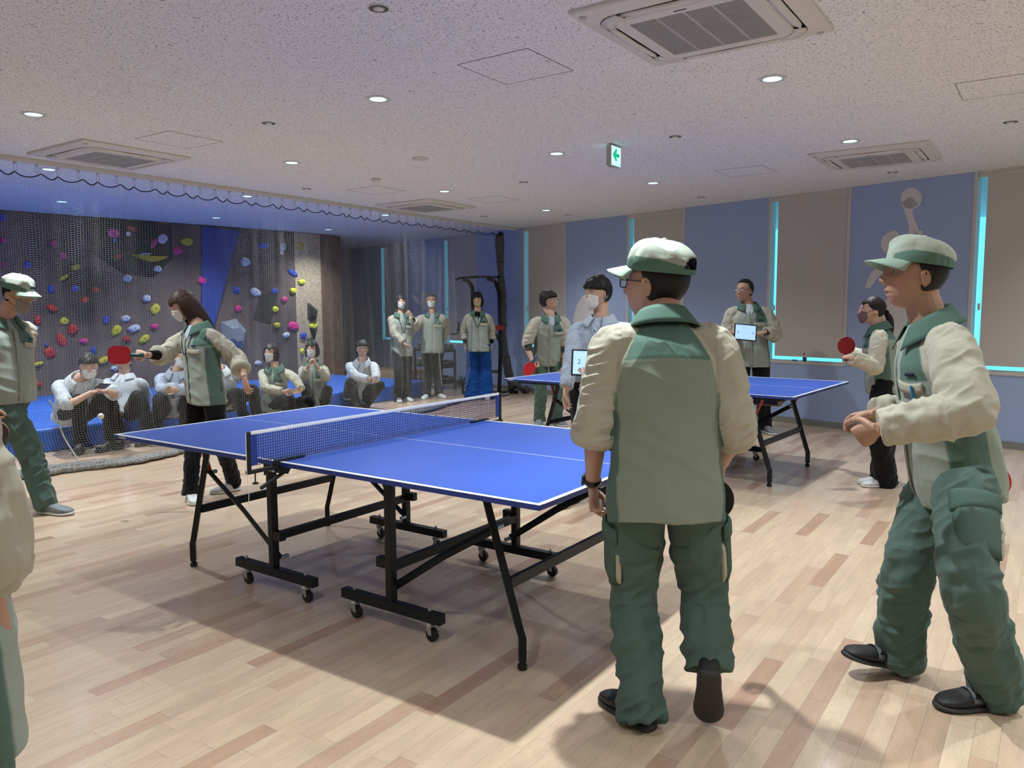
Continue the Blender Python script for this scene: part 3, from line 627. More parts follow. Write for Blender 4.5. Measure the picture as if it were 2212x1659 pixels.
# ================================================================== PING PONG TABLES
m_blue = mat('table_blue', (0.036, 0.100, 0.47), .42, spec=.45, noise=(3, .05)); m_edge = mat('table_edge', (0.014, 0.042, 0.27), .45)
m_line = mat('table_line', (.78, .80, .80), .5); m_steel = mat('black_steel', (0.0075, 0.011, 0.013), .42, spec=.32); m_orange = mat('orange_brace', (.50, .06, .012), .45)
m_wheel = mat('caster_rubber', (.008, .008, .008), .5); m_zinc = mat('zinc', (.5, .5, .5), .35, metal=.8); m_txt = mat('white_print', (.75, .75, .75), .6)
def make_table(x, y, rz, label, bare=False):
    T = empty('ping_pong_table', (x, y, 0), rz); L, W_, Hh, th = 2.74, 1.525, .76, .020
    for sx in (-1, 1):
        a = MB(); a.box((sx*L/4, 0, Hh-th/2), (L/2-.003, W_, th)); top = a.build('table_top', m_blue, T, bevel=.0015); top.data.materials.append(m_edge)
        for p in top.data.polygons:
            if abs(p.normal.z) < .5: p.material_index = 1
        a = MB(); z = Hh+.0004; e_ = .0008
        for sy in (-1, 1): a.box((sx*L/4, sy*(W_/2-.010), z), (L/2-.003, .020, e_))
        a.box((sx*(L/2-.010), 0, z), (.020, W_-.04, e_)); a.box((sx*(L/4-.005), 0, z), (L/2-.02, .003, e_)); a.build('white_line', m_line, top)
        a = MB()   # steel rim apron below
        for sy in (-1, 1): a.box((sx*L/4, sy*(W_/2-.10), Hh-th-.012), (L/2-.20, .022, .024))
        a.box((sx*(L/2-.11), 0, Hh-th-.012), (.022, W_-.20, .024)); a.build('under_frame', m_steel, T)
        for sy in (-1, 1):
            Y = sy*.49
            a = MB(); a.tube([(sx*.915, Y, .735), (sx*1.095, Y, .17), (sx*1.11, Y, .13), (sx*1.11, Y, .035)], .0205, ref=(0, 1, 0), n=4); a.build('leg', m_steel, T)
            a = MB(); a.lathe((sx*1.11, Y, 0), [(.016, 0), (.020, .006), (.020, .02), (.013, .024), (.013, .04)], 14); a.build('leg_foot', m_wheel, T)
            a = MB(); a.box((sx*.405, Y, .40), (.036, .04, .58)); a.build('post', m_steel, T, bevel=.003)
            a = MB(); a.box((sx*.40, Y, .108), (.60, .042, .045)); a.build('base_rail', m_steel, T, bevel=.003)
            a = MB(); a.tube([(sx*.965, Y-sy*.03, .545), (sx*.68, Y-sy*.03, .375), (sx*.385, Y-sy*.03+sy*.005, .175)], .011, .018, ref=(0, 1, 0), n=4); a.build('brace', m_steel, T)
            for bx, bz in ((.965, .545), (.385, .175)):
                a = MB(); a.lathe((sx*bx, Y-sy*.05, bz), [(.011, -.02), (.011, .02), (.004, .024)], 10, np.stack([(1, 0, 0), (0, 0, 1.), (0, -1., 0)], 1)); a.build('bolt', m_zinc, T)
            a = MB(); a.prism([(sx*.33, Y-.018, Hh-th), (sx*.40, Y-.018, .62), (sx*.44, Y-.018, .60), (sx*.44, Y-.018, .66), (sx*.40, Y-.018, Hh-th)], (0, .008, 0)); a.build('bracket', m_steel, T)
            a = MB(); a.box((sx*.36, Y, .30), (.06, .035, .045)); a.build('bracket', m_steel, T)
            if sy < 0 and sx < 0 or bare:
                a = MB(); a.bar((sx*1.04, Y+.03, .72), (sx*.965, Y+.03, .54), .012, .024, (0, 1, 0)); a.build('fold_lever', m_orange, T)
            for cx in (.17, .63):
                cs = empty('caster', (sx*cx, Y, 0)); cs.parent = T
                a = MB(); a.lathe((0, 0, 0), [(.015, .062), (.021, .066), (.023, .074), (.019, .078), (.018, .086)], 14); a.lathe((0, 0, 0), [(.007, .13), (.009, .137), (.006, .147), (.001, .150)], 10); a.build('swivel', m_zinc, cs)
                for q in (-1, 1):
                    a = MB(); a.prism([(.015, q*.014, .066), (-.013, q*.014, .066), (.002, q*.014, .030), (.020, q*.014, .030)], (0, q*.002, 0)); a.build('fork', m_zinc, cs)
                a = MB(); a.lathe((.012, 0, .0295), [(.010, -.012), (.0280, -.011), (.0295, 0), (.0280, .011), (.010, .012)], 18, np.stack([(1, 0, 0), (0, 0, 1.), (0, -1., 0)], 1)); a.build('wheel', m_wheel, cs)
        a = MB(); a.box((sx*1.04, 0, .335), (.022, .95, .042)); a.build('crossbar', m_steel, T)
        a = MB(); a.box((sx*.405, 0, .285), (.03, .95, .04)); a.build('crossbar', m_steel, T)
    text('lettering', 'KAWAI', .020, m_txt, frame((1, 0, 0), (0, 0, 1), (0, -1, 0), (-L/2+.085, -W_/2-.0006, Hh-.0105)), T)
    tag(T, label, 'table')
    # net set
    NT = empty('table_net', (x, y, 0), rz); m_nb = mat('net_dark_blue', (.012, .02, .10), .8); m_nb2 = mat('net_side_blue', (.01, .035, .22), .7)
    a = MB(); z0, z1 = Hh+.006, Hh+.1525; r = .0009
    for i in range(int(1.75/.0125)): a.bar((0, -.875+i*.0125, z0), (0, -.875+i*.0125, z1-.01), r*2.2, r*2.2)
    for j in range(11): a.bar((0, -.875, z0+j*.0125), (0, .875, z0+j*.0125), r*2.2, r*2.2)
    a.build('net_mesh', m_nb, NT)
    a = MB(); a.box((0, 0, z1-.006), (.006, 1.80, .015)); a.build('tape', m_line, NT, bevel=.002)
    for sy in (-1, 1):
        a = MB(); a.box((0, sy*.888, (z0+z1)/2-.005), (.004, .035, z1-z0-.01)); a.build('side_band', m_nb2, NT)
        a = MB(); a.box((0, sy*.913, Hh+.07), (.012, .016, .165)); a.build('post', m_wheel, NT, bevel=.002)
        a = MB(); a.box((0, sy*.84, Hh-.020), (.022, .17, .014)); a.box((0, sy*.70, Hh+.006), (.022, .16, .008)); a.box((0, sy*.775, Hh-.012), (.022, .02, .036)); a.prism([(-.012, sy*.76, Hh-.026), (-.012, sy*.70, Hh-.030), (-.012, sy*.72, Hh-.06), (-.012, sy*.80, Hh-.04)], (.024, 0, 0)); a.build('clamp', m_wheel, NT)
        a = MB(); a.bar((.0, sy*.73, Hh-.05), (.0, sy*.86, Hh-.10), .014, .014); a.build('clamp_lever', m_wheel, NT, bevel=.003)
        a = MB(); a.lathe((0, sy*.885, Hh-.075), [(.013, 0), (.013, .006), (.003, .007), (.003, .05)], 12); a.build('adjust_knob', m_wheel, NT)
    a = MB(); a.tube(catmull([(.0, -.924, Hh+.152), (.003, -.928, Hh+.06), (0, -.926, Hh-.03), (.004, -.922, Hh-.10), (-.006, -.92, Hh-.16), (-.004, -.92, Hh-.19)], 5), .0016, n=5); a.build('tension_cord', m_line, NT)
    text('lettering', 'VICTAS', .013, m_txt, frame((0, -1, 0), (0, 0, 1), (-1, 0, 0), (-.0135, -.75, Hh-.040)), NT) if False else text('lettering', 'VICTAS', .012, m_txt, frame((1, 0, 0), (0, 0, 1), (0, -1, 0), (0, -.8000, Hh-.034)), NT)
    tag(NT, ('dark blue net with white tape clamped across the ' + ('near' if not bare else 'far')+' ping pong table'), 'table net')
    return T
make_table(-2.774, 2.936, 0.001, 'large blue ping pong table in the foreground on black wheeled legs')
make_table(-2.887, 6.714, -0.048, 'blue ping pong table farther back behind the capped man', True)
m_ball = mat('ball_white', (.8, .8, .76), .4)
P = at(218, 899, 5.3); a = MB(); a.ell((0, 0, 0), (.020, .020, .020), nu=24, nv=16); o = a.build('ping_pong_ball', m_ball, smooth=True); o.location = P; tag(o, 'white ping pong ball in flight at the left, before the seated man with a phone', 'ball')
a = MB(); a.box((0, 0, 0), (.30, .16, .012)); a.box((.14, 0, .02), (.02, .16, .04)); o = a.build('cardboard_tray', mat('kraft', (.34, .24, .15), .8), bevel=.002); o.location = at(1655, 868, 6.95); o.rotation_euler = (0.25, 0, -.05); tag(o, 'small brown cardboard tray tucked under the far table', 'tray')
text('print', '卓球', .03, mat('red_print', (.35, .04, .02), .7), frame((1, 0, 0), (0, 1, 0), (0, 0, 1), (-.06, -.02, .0066)), o) if False else None

# chin-up station
BS = at_z(1060, 853, 0); ps = empty('pull_up_station', (BS[0], BS[1], 0)); ps.rotation_euler = (0, 0, -.255)
def pt(px, py, D=12.9): return at(px, py, D)-BS
a = MB(); rx = lambda v: v
Rz = np.array([[math.cos(.255), -math.sin(.255), 0], [math.sin(.255), math.cos(.255), 0], [0, 0, 1]])
def psb(name, pts, r, m=m_steel, k=5):
    a = MB(); a.tube(catmull(np.array([Rz@(p) for p in pts]), k), r, n=8); return a.build(name, m, ps, smooth=True)
D1 = 12.95
psb('upright', [np.append(pt(1078, 852, D1)[:2], 0), pt(1081, 760, D1), pt(1079, 650, D1), pt(1076, 625, D1), pt(1066, 606, D1), pt(1052, 602, D1)], .035)
psb('upright', [pt(1021, 856, D1)*np.array([1, 1, 0]), pt(1022, 760, D1), pt(1021, 640, D1), pt(1018, 618, D1), pt(1010, 607, D1), pt(1000, 603, D1)], .033)
psb('pull_up_bar', [pt(984, 604, D1-.25), pt(1000, 600, D1-.2), pt(1040, 598, D1-.1), pt(1084, 599, D1)], .018)
psb('cross_beam', [pt(1022, 801, D1), pt(1078, 803, D1)], .028)
psb('base_tube', [pt(1000, 848, D1)*np.array([1, 1, 0])+[0, 0, .03], pt(1060, 851, D1)*np.array([1, 1, 0])+[0, 0, .03], pt(1118, 851, D1+.1)*np.array([1, 1, 0])+[0, 0, .03]], .03)
psb('floor_hoop', [pt(1000, 846, D1-.1)*np.array([1, 1, 0])+[0, 0, .03], pt(1000, 828, D1-.1), pt(1004, 818, D1-.1), pt(1015, 813, D1), pt(1024, 814, D1)], .022)
psb('diagonal_strut', [pt(1066, 716, D1), pt(1082, 740, D1)], .028)
psb('dip_handle', [pt(974, 722, D1-.4), pt(986, 721, D1-.4), pt(990, 713, D1-.4), pt(990, 695, D1-.4)], .016)
psb('dip_handle', [pt(986, 712, D1-.4), pt(1022, 712, D1-.1)], .016)
a = MB(); a.box((0, 0, 0), (.24, .16, .08)); o = a.build('arm_pad', mat('red_pad', (.30, .02, .02), .6), ps, bevel=.015); o.location = Vector(Rz@pt(1072, 708, D1)); o['label'] = 'red arm pad'
tag(ps, 'black steel chin-up station with a red pad in the corner', 'exercise station')
# storage rack with weights
B2 = at_z(940, 838, 0); rk = empty('weight_rack', (B2[0], B2[1], 0)); rk.rotation_euler = (0, 0, -.255)
for z in (.12, .40, .68):
    a = MB(); a.box((0, 0, z), (.85, .34, .03)); a.build('shelf', m_steel, rk)
for sx in (-.41, .41):
    for sy in (-.15, .15): a = MB(); a.box((sx, sy, .36), (.035, .035, .72)); a.build('post', m_steel, rk)
m_wt = mat('weight_grey', (.10, .105, .11), .5)
tag(rk, 'low black equipment rack behind the standing man in a white mask', 'rack')
wd = None; wn_ = 0; wl = ['left end', 'second from the left', 'middle', 'second from the right', 'right end']
for zi, z in enumerate((.12, .40, .68)):
    for i in range(5):
        if wd is None:
            wd = empty('dumbbell'); a = MB(); a.tube([(0, -.07, 0), (0, .07, 0)], .014, n=8); a.build('handle', m_zinc, wd)
            for q in (-1, 1): a = MB(); a.tube([(0, q*.07, 0), (0, q*.15, 0)], .055, n=6); a.build('weight', m_wt, wd)
            d = wd
        else: d = copy_tree(wd)
        d.parent = None; lx = -.32+i*.16; d.location = (B2[0]+lx*math.cos(.255), B2[1]-lx*math.sin(.255), z+.065); d.rotation_euler = (0, 0, -.255)
        tag(d, 'dark grey dumbbell on the %s shelf of the equipment rack, %s' % (('bottom', 'middle', 'top')[zi], wl[i]), 'dumbbell', 'dumbbells on the rack')
# things on the sill
sl = wp(-4.93+.0, SILL+.034, -.0)
P = at_plane(1738, 781, WN, WD+.03); e = empty('small_bottle', (P[0], P[1], SILL+.034)); a = MB(); a.lathe((0, 0, 0), [(.022, 0), (.024, .01), (.024, .055), (.012, .066), (.012, .07)], 16); a.build('bottle', mat('bottle_body', (.06, .05, .10), .4), e, smooth=True)
a = MB(); a.lathe((0, 0, .07), [(.020, 0), (.021, .03), (.018, .04), (.001, .042)], 16); a.build('cap', mat('bottle_cap', (.22, .06, .04), .5), e, smooth=True); tag(e, 'small dark bottle with a red-brown cap on the window sill', 'bottle')
P = at_plane(1695, 784, WN, WD+.02); e = empty('scraper', (P[0], P[1], SILL+.04)); e.rotation_euler = (0, 0, -.255)
a = MB(); a.box((0, 0, 0), (.24, .02, .012)); a.build('shaft', m_chain, e); a = MB(); a.box((.13, 0, .004), (.05, .035, .016)); a.build('head', mat('scraper_head', (.02, .15, .25), .4), e); tag(e, 'thin grey tool with a blue head lying on the window sill', 'tool')
# ================================================================== PEOPLE
DG = bpy.context.evaluated_depsgraph_get
def remesh(mb, voxel, smooth_it=4, fac=.5, extra=None):
    me = bpy.data.meshes.new('tmp'); me.from_pydata(np.concatenate(mb.V).tolist(), [], mb.F); me.update()
    import bmesh
    bm = bmesh.new(); bm.from_mesh(me); bmesh.ops.recalc_face_normals(bm, faces=bm.faces); bm.to_mesh(me); bm.free()
    o = bpy.data.objects.new('tmp', me); COL.objects.link(o)
    r = o.modifiers.new('r', 'REMESH'); r.mode = 'VOXEL'; r.voxel_size = voxel; r.adaptivity = 0
    if smooth_it: q = o.modifiers.new('s', 'SMOOTH'); q.iterations = smooth_it; q.factor = fac
    bpy.context.view_layer.update()
    m2 = bpy.data.meshes.new_from_object(o.evaluated_get(DG())); bpy.data.objects.remove(o); bpy.data.meshes.remove(me)
    return m2
def getco(me):
    a = np.empty(len(me.vertices)*3); me.vertices.foreach_get('co', a); return a.reshape(-1, 3)
def getno(me):
    a = np.empty(len(me.vertices)*3); me.vertex_normals.foreach_get('vector', a); return a.reshape(-1, 3)
def setco(me, P): me.vertices.foreach_set('co', P.ravel()); me.update()
def setcol(me, C):
    at_ = me.color_attributes.new('col', 'FLOAT_COLOR', 'POINT'); at_.data.foreach_set('color', np.concatenate([C, np.ones((len(C), 1))], 1).ravel())
def link(name, me, m, parent):
    me.materials.clear(); me.materials.append(m); me.name = name; me.polygons.foreach_set('use_smooth', np.ones(len(me.polygons), bool))
    o = bpy.data.objects.new(name, me); COL.objects.link(o); o.parent = parent; return o
def seg_param(P, a, b):
    d = b-a; L2 = d@d; t = np.clip(((P-a)@d)/L2, 0, 1); q = a+t[:, None]*d; return t, np.linalg.norm(P-q, axis=1)
def sm(a, b, x): t = np.clip((x-a)/(b-a), 0, 1); return t*t*(3-2*t)

def uv_dirs(nu, nv):
    th = np.linspace(0, PI, nv+1); ph = np.arange(nu)*2*PI/nu
    T, Pm = np.meshgrid(th, ph, indexing='ij'); D = np.stack([np.sin(T)*np.sin(Pm), np.sin(T)*np.cos(Pm), np.cos(T)], -1)
    return D
def ell_r(D, c, r):
    """distance along unit dirs D from origin to ellipsoid centred c radii r"""
    c = np.array(c); r = np.array(r); d = D/r; o = -c/r; A = (d*d).sum(-1); B = (d*o).sum(-1); C_ = (o*o).sum()-1
    disc = np.maximum(B*B-A*C_, 0); return (-B+np.sqrt(disc))/A
def head_radius(D):
    r1 = ell_r(D, (0, -.012, .030), (.0755, .094, .092)); r2 = ell_r(D, (0, .024, -.040), (.056, .066, .074)); k = 60
    r3 = ell_r(D, (0, .030, .010), (.062, .064, .075))
    return np.log(np.exp(k*r1)+np.exp(k*r2)+np.exp(k*r3))/k-.004
HEADD = uv_dirs(96, 64)
def head_pts(female=False, open_mouth=False):
    D = HEADD; r = head_radius(D); P = D*r[..., None]; x, y, z = P[..., 0], P[..., 1], P[..., 2]; f = sm(.0, .05, y)
    g = lambda v, s_: np.exp(-(v/s_)**2)
    nose = np.interp(z, [-.045, -.036, -.028, -.020, .0, .020, .034], [0, .004, .019, .024, .014, .005, 0])*(g(x, .0125)+.35*g(np.abs(x)-.013, .006)*(g(z+.024, .010)))
    y = y+f*(nose-.009*g(np.abs(x)-.031, .015)*g(z-.012, .011)+.004*g(np.abs(x)-.028, .022)*g(z-.036, .009)+.005*g(x, .022)*(g(z+.056, .006)+g(z+.069, .007))-.004*g(x, .024)*g(z+.0625, .0028)*(2.6 if open_mouth else 1)
        +.005*g(x, .018)*g(z+.098, .014)+.004*g(np.abs(x)-.040, .016)*g(z+.018, .018)-.003*g(np.abs(x)-.05, .012)*g(z+.06, .02))
    return np.stack([x, y, z], -1)
def face_grid(mb, P, R, o, s):
    a, b, _ = P.shape; V = (P.reshape(-1, 3)*s)@R.T+o
    F = [(i*b+j, i*b+(j+1) % b, (i+1)*b+(j+1) % b, (i+1)*b+j) for i in range(a-1) for j in range(b)]; mb.add(V, F)

SKIN = [(0.50, 0.30, 0.215), (0.56, 0.355, 0.265), (0.43, 0.25, 0.175)]
m_skin = mat('skin', (.5, .3, .22), .55, vcol=True, spec=.35, bump=(260, .12, .0008))
m_hairm = mat('hair', (.012, .010, .010), .52, vcol=True, spec=.32, bump=(190, .35, .002))
m_cloth = mat('work_cloth', (.3, .32, .27), .88, vcol=True, spec=.15, sheen=.1, bump=(160, .22, .0022), fold=(4.6, .022))
m_shirt = mat('shirt_cloth', (.6, .63, .66), .85, vcol=True, spec=.15, bump=(120, .25, .002), fold=(6, .018))
m_pants = mat('trouser_cloth', (.1, .16, .13), .9, vcol=True, spec=.12, sheen=.1, bump=(140, .22, .0022), fold=(4.2, .026))
BEIGE = np.array((0.450, 0.430, 0.345)); SHADED_SAGE = np.array((0.245, 0.285, 0.225)); PALE = np.array((0.34, 0.39, 0.345)); GREEN = np.array((0.088, 0.160, 0.130)); DGREEN = np.array((0.090, 0.150, 0.125)); TROUS = np.array((0.085, 0.138, 0.118))
m_capA = mat('cap_cloth', (.42, .47, .40), .85, vcol=True, spec=.15, bump=(180, .2, .002), fold=(9, .010)); m_green = mat('green_cloth', tuple(GREEN), .88, spec=.15, bump=(170, .25, .002)); m_beige = mat('beige_cloth', tuple(BEIGE), .88, spec=.15, bump=(170, .25, .002))
m_tgreen = mat('trouser_green', tuple(TROUS), .9, spec=.12, bump=(150, .3, .002)); m_maskw = mat('mask_white', (.78, .78, .78), .8, spec=.2); m_masko = mat('mask_ochre', (.50, .40, .24), .85, spec=.15); m_maskg = mat('mask_grey', (.24, .22, .20), .85, spec=.15)
m_gl = mat('glasses_frame', (.015, .012, .012), .3); m_gold = mat('gold_frame', (.55, .36, .08), .3, metal=.6); m_lensg = mat('clear_lens', (.9, .95, 1), .03, alpha=.18); m_eye = mat('eye_dark', (.012, .008, .006), .25); m_sclera = mat('eye_white', (.65, .62, .60), .35)
m_black = mat('black_cloth', (.010, .010, .012), .9, spec=.1); m_lan = mat('lanyard_navy', (.01, .015, .06), .7); m_shoeb = mat('shoe_black', (.012, .012, .013), .55); m_shoew = mat('shoe_white', (.60, .62, .62), .6); m_shoeg = mat('shoe_grey', (.16, .18, .19), .6)
m_solew = mat('sole_white', (.62, .62, .60), .6); m_soleb = mat('sole_black', (.03, .03, .03), .6); m_soleg = mat('sole_grey', (.12, .13, .13), .6); m_logo = mat('navy_thread', (.008, .015, .06), .8); m_watch = mat('watch_black', (.008, .008, .008), .35); m_strap = mat('ear_loop', (.6, .6, .6), .8)
m_badge = mat('badge_card', (.6, .6, .6), .4)
FH = nrm([CF[0], CF[1], 0]); RH = nrm([CR[0], CR[1], 0])
def facing(phi):
    a = math.radians(phi); return nrm(math.cos(a)*(-FH)+math.sin(a)*RH)
def ray(px, py):
    return CF+(px-1106)/FPX*CR-(py-829.5)/FPX*CU
def solve(px, py, parent, L, sign):
    """point on the photo ray at bone length L from parent; sign +1 = farther root"""
    d = ray(px, py); d = d/np.linalg.norm(d); m = CC-parent; b = m@d; c = m@m-L*L; disc = b*b-c
    t = -b+sign*math.sqrt(disc) if disc > 0 else -b
    p = CC+t*d; return parent+nrm(p-parent)*L

def hand(mb, w, d, n, side, s, curl=(.5, .55, .6, .65), thumb=.5, spread=.10, grip=False):
    """w wrist, d finger direction, n palm normal (towards palm), side: +1 thumb at +x where x = d x n"""
    d = nrm(d); n = nrm(n-d*(n@d)); x = np.cross(d, n)*side
    k = s
    pw = [(0, .022, .017), (.02, .026, .016), (.05, .038, .015), (.085, .040, .0125), (.095, .036, .010)]
    mb.tube([w+d*(a*k) for a, _, _ in pw], [b*k for _, b, _ in pw], [c*k for _, _, c in pw], ref=x, n=12)
    for i, (off, ln, r) in enumerate(((.028, .074, .0088), (.0095, .082, .0090), (-.0095, .076, .0086), (-.028, .060, .0077))):
        b0 = w+d*(.082 if i < 3 else .076)*k+x*off*k; dd = nrm(d+x*(1.5-i)*spread*.6); nn = nrm(n-dd*(n@dd)); c = curl[i]; p = [b0-dd*.012*k, b0]; ang = 0
        for j, fr in enumerate((.42, .32, .26)):
            ang += c*(.9 if j == 0 else 1.15); p.append(p[-1]+(dd*math.cos(ang)+nn*math.sin(ang))*ln*fr*k)
        p.append(p[-1]+(dd*math.cos(ang)+nn*math.sin(ang))*.004*k)
        mb.tube(catmull(p, 3), np.interp(np.linspace(0, 1, (len(p)-1)*3+1), [0, .3, .9, 1], [r*k, r*k, r*.82*k, r*.45*k]), n=8)
    t0 = w+d*.022*k+x*.022*k; t1 = t0+nrm(d*.75+x*.75+n*(.3+thumb*.4))*.038*k; t2 = t1+nrm(d*.9+x*(.35-.5*thumb)+n*(.25+thumb*.6))*.034*k; t3 = t2+nrm(d*.95+x*(-.05-.5*thumb)+n*(.3+thumb*.6))*.026*k
    mb.tube(catmull([t0-x*.01*k, t0, t1, t2, t3], 3), np.interp(np.linspace(0, 1, 13), [0, .5, .9, 1], [.014*k, .0115*k, .0098*k, .006*k]), n=8)
    return w+d*.065*k+n*.022*k

def rings(me, bones, amp, seed, s):
    """cloth folds: rings near joints and long drags along limbs"""
    P = getco(me); Nn = getno(me); best = np.full(len(P), 9.); disp = np.zeros(len(P))
    for (a, b, r, A0, A1, fq) in bones:
        L = np.linalg.norm(b-a); t, dist = seg_param(P, a, b); key = dist/r; m = key < best; best = np.where(m, key, best)
        ax = nrm(b-a); rad = P-(a+t[:, None]*(b-a)); rad = rad/(np.linalg.norm(rad, axis=1)[:, None]+1e-6)
        u = (P-a)@ax
        q = np.stack([u*fq+rad[:, 0]*.9+rad[:, 1]*.5, rad[:, 0]*1.1+7.1, rad[:, 1]*1.1+rad[:, 2]], 1)
        v = 1-np.abs(vnoise(q, seed))*1.9; q2 = np.stack([u*fq*.42, rad[:, 0]*2.3, rad[:, 1]*2.3+rad[:, 2]*1.4], 1); v2 = vnoise(q2, seed+5)
        w_ = A0*(1-t)+A1*t
        disp = np.where(m, w_*v*.75+.55*max(A0, A1)*v2, disp)
    P = P+Nn*(disp*amp*s)[:, None]; setco(me, P); return P

class Person:
    def __init__(S, name_label, H_, D, pel, neck, head, body, face, Ls, hd=(0, 0), female=False, sh=None, lean=0, tw=0, neckdd=0.0, headdd=0.0, pely=None, sw=None):
        S.s = s = H_/1.70; S.f = female
        S.root = empty('person', (0, 0, 0)); S.pel = at(pel[0], pel[1], D) if len(pel) == 2 else np.array(pel); S.D = D
        S.neck = at(neck[0], neck[1], D+neckdd); S.fw = facing(body)
        up = nrm(S.neck-S.pel); S.up = up; S.rt = nrm(np.cross(S.fw, [0, 0, 1.])) ; S.ft = nrm(np.cross(up, S.rt))   # rt = wearer's right
        hf = facing(face); p, r_ = math.radians(hd[0]), math.radians(hd[1]); hr = nrm(np.cross(hf, [0, 0, 1.])); hf2 = hf*math.cos(p)+ZU*math.sin(p); hu = np.cross(hr, hf2)
        hr2 = hr*math.cos(r_)+hu*math.sin(r_); hu2 = np.cross(hr2, hf2); S.HR = np.stack([hr2, hf2, hu2], 1); S.hs = s*(1.0 if not female else .97)
        S.head = at(head[0], head[1], D+neckdd+headdd); S.shw = (.178 if not female else .155)*s if sw is None else sw*s
        g = S.root; S.root.location = (S.pel[0], S.pel[1], 0); S.off = Vector((-S.pel[0], -S.pel[1], 0)); tag(S.root, name_label, 'person')
        S.Rsh = S.neck+S.rt*S.shw-up*.072*s; S.Lsh = S.neck-S.rt*S.shw-up*.072*s
        S.arms = {}; S.legs = {}; S.skin = SKIN[Ls]
    def parent(S, o, p=None):
        o.parent = p if p is not None else S.root
        if p is None: o.location = S.off
        return o
    def arm(S, side, el, es, wr, ws, hdir=None, palm=None, curl=(.35, .4, .45, .5), thumb=.4, spread=.1, U=.275, Fm=.245):
        sh = S.Rsh if side == 'R' else S.Lsh
        e = solve(el[0], el[1], sh, U*S.s, es) if len(el) == 2 else np.array(el); w_ = solve(wr[0], wr[1], e, Fm*S.s, ws) if len(wr) == 2 else np.array(wr)
        d = nrm(w_-e) if hdir is None else (nrm(hdir) if not isinstance(hdir, tuple) or len(hdir) == 3 else nrm(solve(hdir[0], hdir[1], w_, .1, 1)-w_))
        if palm is None: palm = -S.rt*(1 if side == 'R' else -1)
        S.arms[side] = dict(sh=sh, el=e, wr=w_, d=d, n=nrm(palm), curl=curl, thumb=thumb, spread=spread)
        return w_
    def leg(S, side, kn, ks_, an, as_, toe=None, pitch=0, hipw=.092, T=.415, Sh=.415):
        q = 1 if side == 'R' else -1; hip = S.pel+S.rt*hipw*S.s*q-ZU*.02*S.s
        k = solve(kn[0], kn[1], hip, T*S.s, ks_) if len(kn) == 2 else np.array(kn); a = (at_z(an[1], an[2], 0)+ZU*.088*S.s) if an[0] == 'g' else (solve(an[0], an[1], k, Sh*S.s, as_) if len(an) == 2 else np.array(an))
        S.legs[side] = dict(hip=hip, kn=k, an=a, toe=toe, pitch=pitch)
        return a
    # ---------------------------------------------------------------- body
    def body(S, voxel=.0055, neckr=.052, belly=0):
        s = S.s; mb = MB(); up, rt, ft = S.up, S.rt, S.ft; Lt = np.linalg.norm(S.neck-S.pel)
        fem = S.f; sec = [(-.08, .12, .09), (0, .14, .10), (.18, .115, .085), (.32, .125, .09), (.42, .115, .075), (.49, .07, .052), (.53, .052, .052)]
        mb.tube([S.pel+up*(a/.52*Lt) for a, _, _ in sec], [b*s for _, b, _ in sec], [c*s for _, _, c in sec], ref=rt, n=20)
        hb = S.head+S.HR@np.array([0, -.030, -.055])*s; nb = S.neck+ft*.005
        mb.tube(catmull([S.neck-up*.06*s, nb, nb*.5+hb*.5, hb, hb+S.HR[:, 2]*.04*s], 3), np.linspace(neckr*1.12, neckr*.98, 13)*s, n=18)
        Hp = head_pts(fem, getattr(S, 'open', False)); face_grid(mb, Hp, S.HR, S.head, S.hs)
        for q in (-1, 1):     # ears
            c = S.head+S.HR@np.array([q*.0765, -.006, -.004])*S.hs; Re = S.HR@np.array(Matrix.Rotation(math.radians(-12), 3, 'X'))
            mb.ell(c, np.array([.0065, .0165, .031])*S.hs, Re, 12, 10)
            th = np.linspace(-.9, 3.9, 14); mb.tube([c+Re@np.array([q*.006, -.015*math.cos(t)*-1*-1, .027*math.sin(t)])*S.hs for t in th], .004*S.hs, n=6)
        for k_, a in S.arms.items():
            mb.tube(catmull([S.neck-up*.05*s, a['sh'], a['el'], a['wr']], 5), np.interp(np.linspace(0, 1, 16), [0, .33, .60, .67, .78, .97, 1], np.array([.030, .034, .036, .038, .038, .0255, .025])*s*(.9 if fem else 1)), n=14)
            hand(mb, a['wr'], a['d'], a['n'], 1 if k_ == 'R' else -1, s*(.93 if fem else 1), a['curl'], a['thumb'], a['spread'])
        for k_, l in S.legs.items():
            mb.tube(catmull([S.pel, l['hip'], l['kn'], l['an'], l['an']-nrm(l['kn']-l['an'])*.05*s], 5), np.interp(np.linspace(0, 1, 21), [0, .3, .5, .62, .75, 1], np.array([.06, .052, .036, .034, .030, .028])*s), n=14)
        me = remesh(mb, voxel, 2, .4); P = getco(me); C_ = np.tile(np.array(S.skin), (len(P), 1)); L = ((P-S.head)@S.HR)/S.hs
        lip = np.exp(-(L[:, 0]/.021)**2-((L[:, 2]+.062)/.008)**2)*(L[:, 1] > .06); C_ = C_*(1-lip[:, None]*.5)+np.array([.36, .10, .09])*lip[:, None]*.5
        if getattr(S, 'open', False):
            mo = np.exp(-(L[:, 0]/.014)**2-((L[:, 2]+.0635)/.0045)**2)*(L[:, 1] > .06); C_ = C_*(1-mo[:, None]*.9)+np.array([.10, .02, .02])*mo[:, None]*.9
        ck = np.exp(-((np.abs(L[:, 0])-.045)/.02)**2-((L[:, 2]+.03)/.022)**2)*(L[:, 1] > .02)*.3; C_ = C_*(1-ck[:, None])+np.array([.58, .25, .19])*ck[:, None]
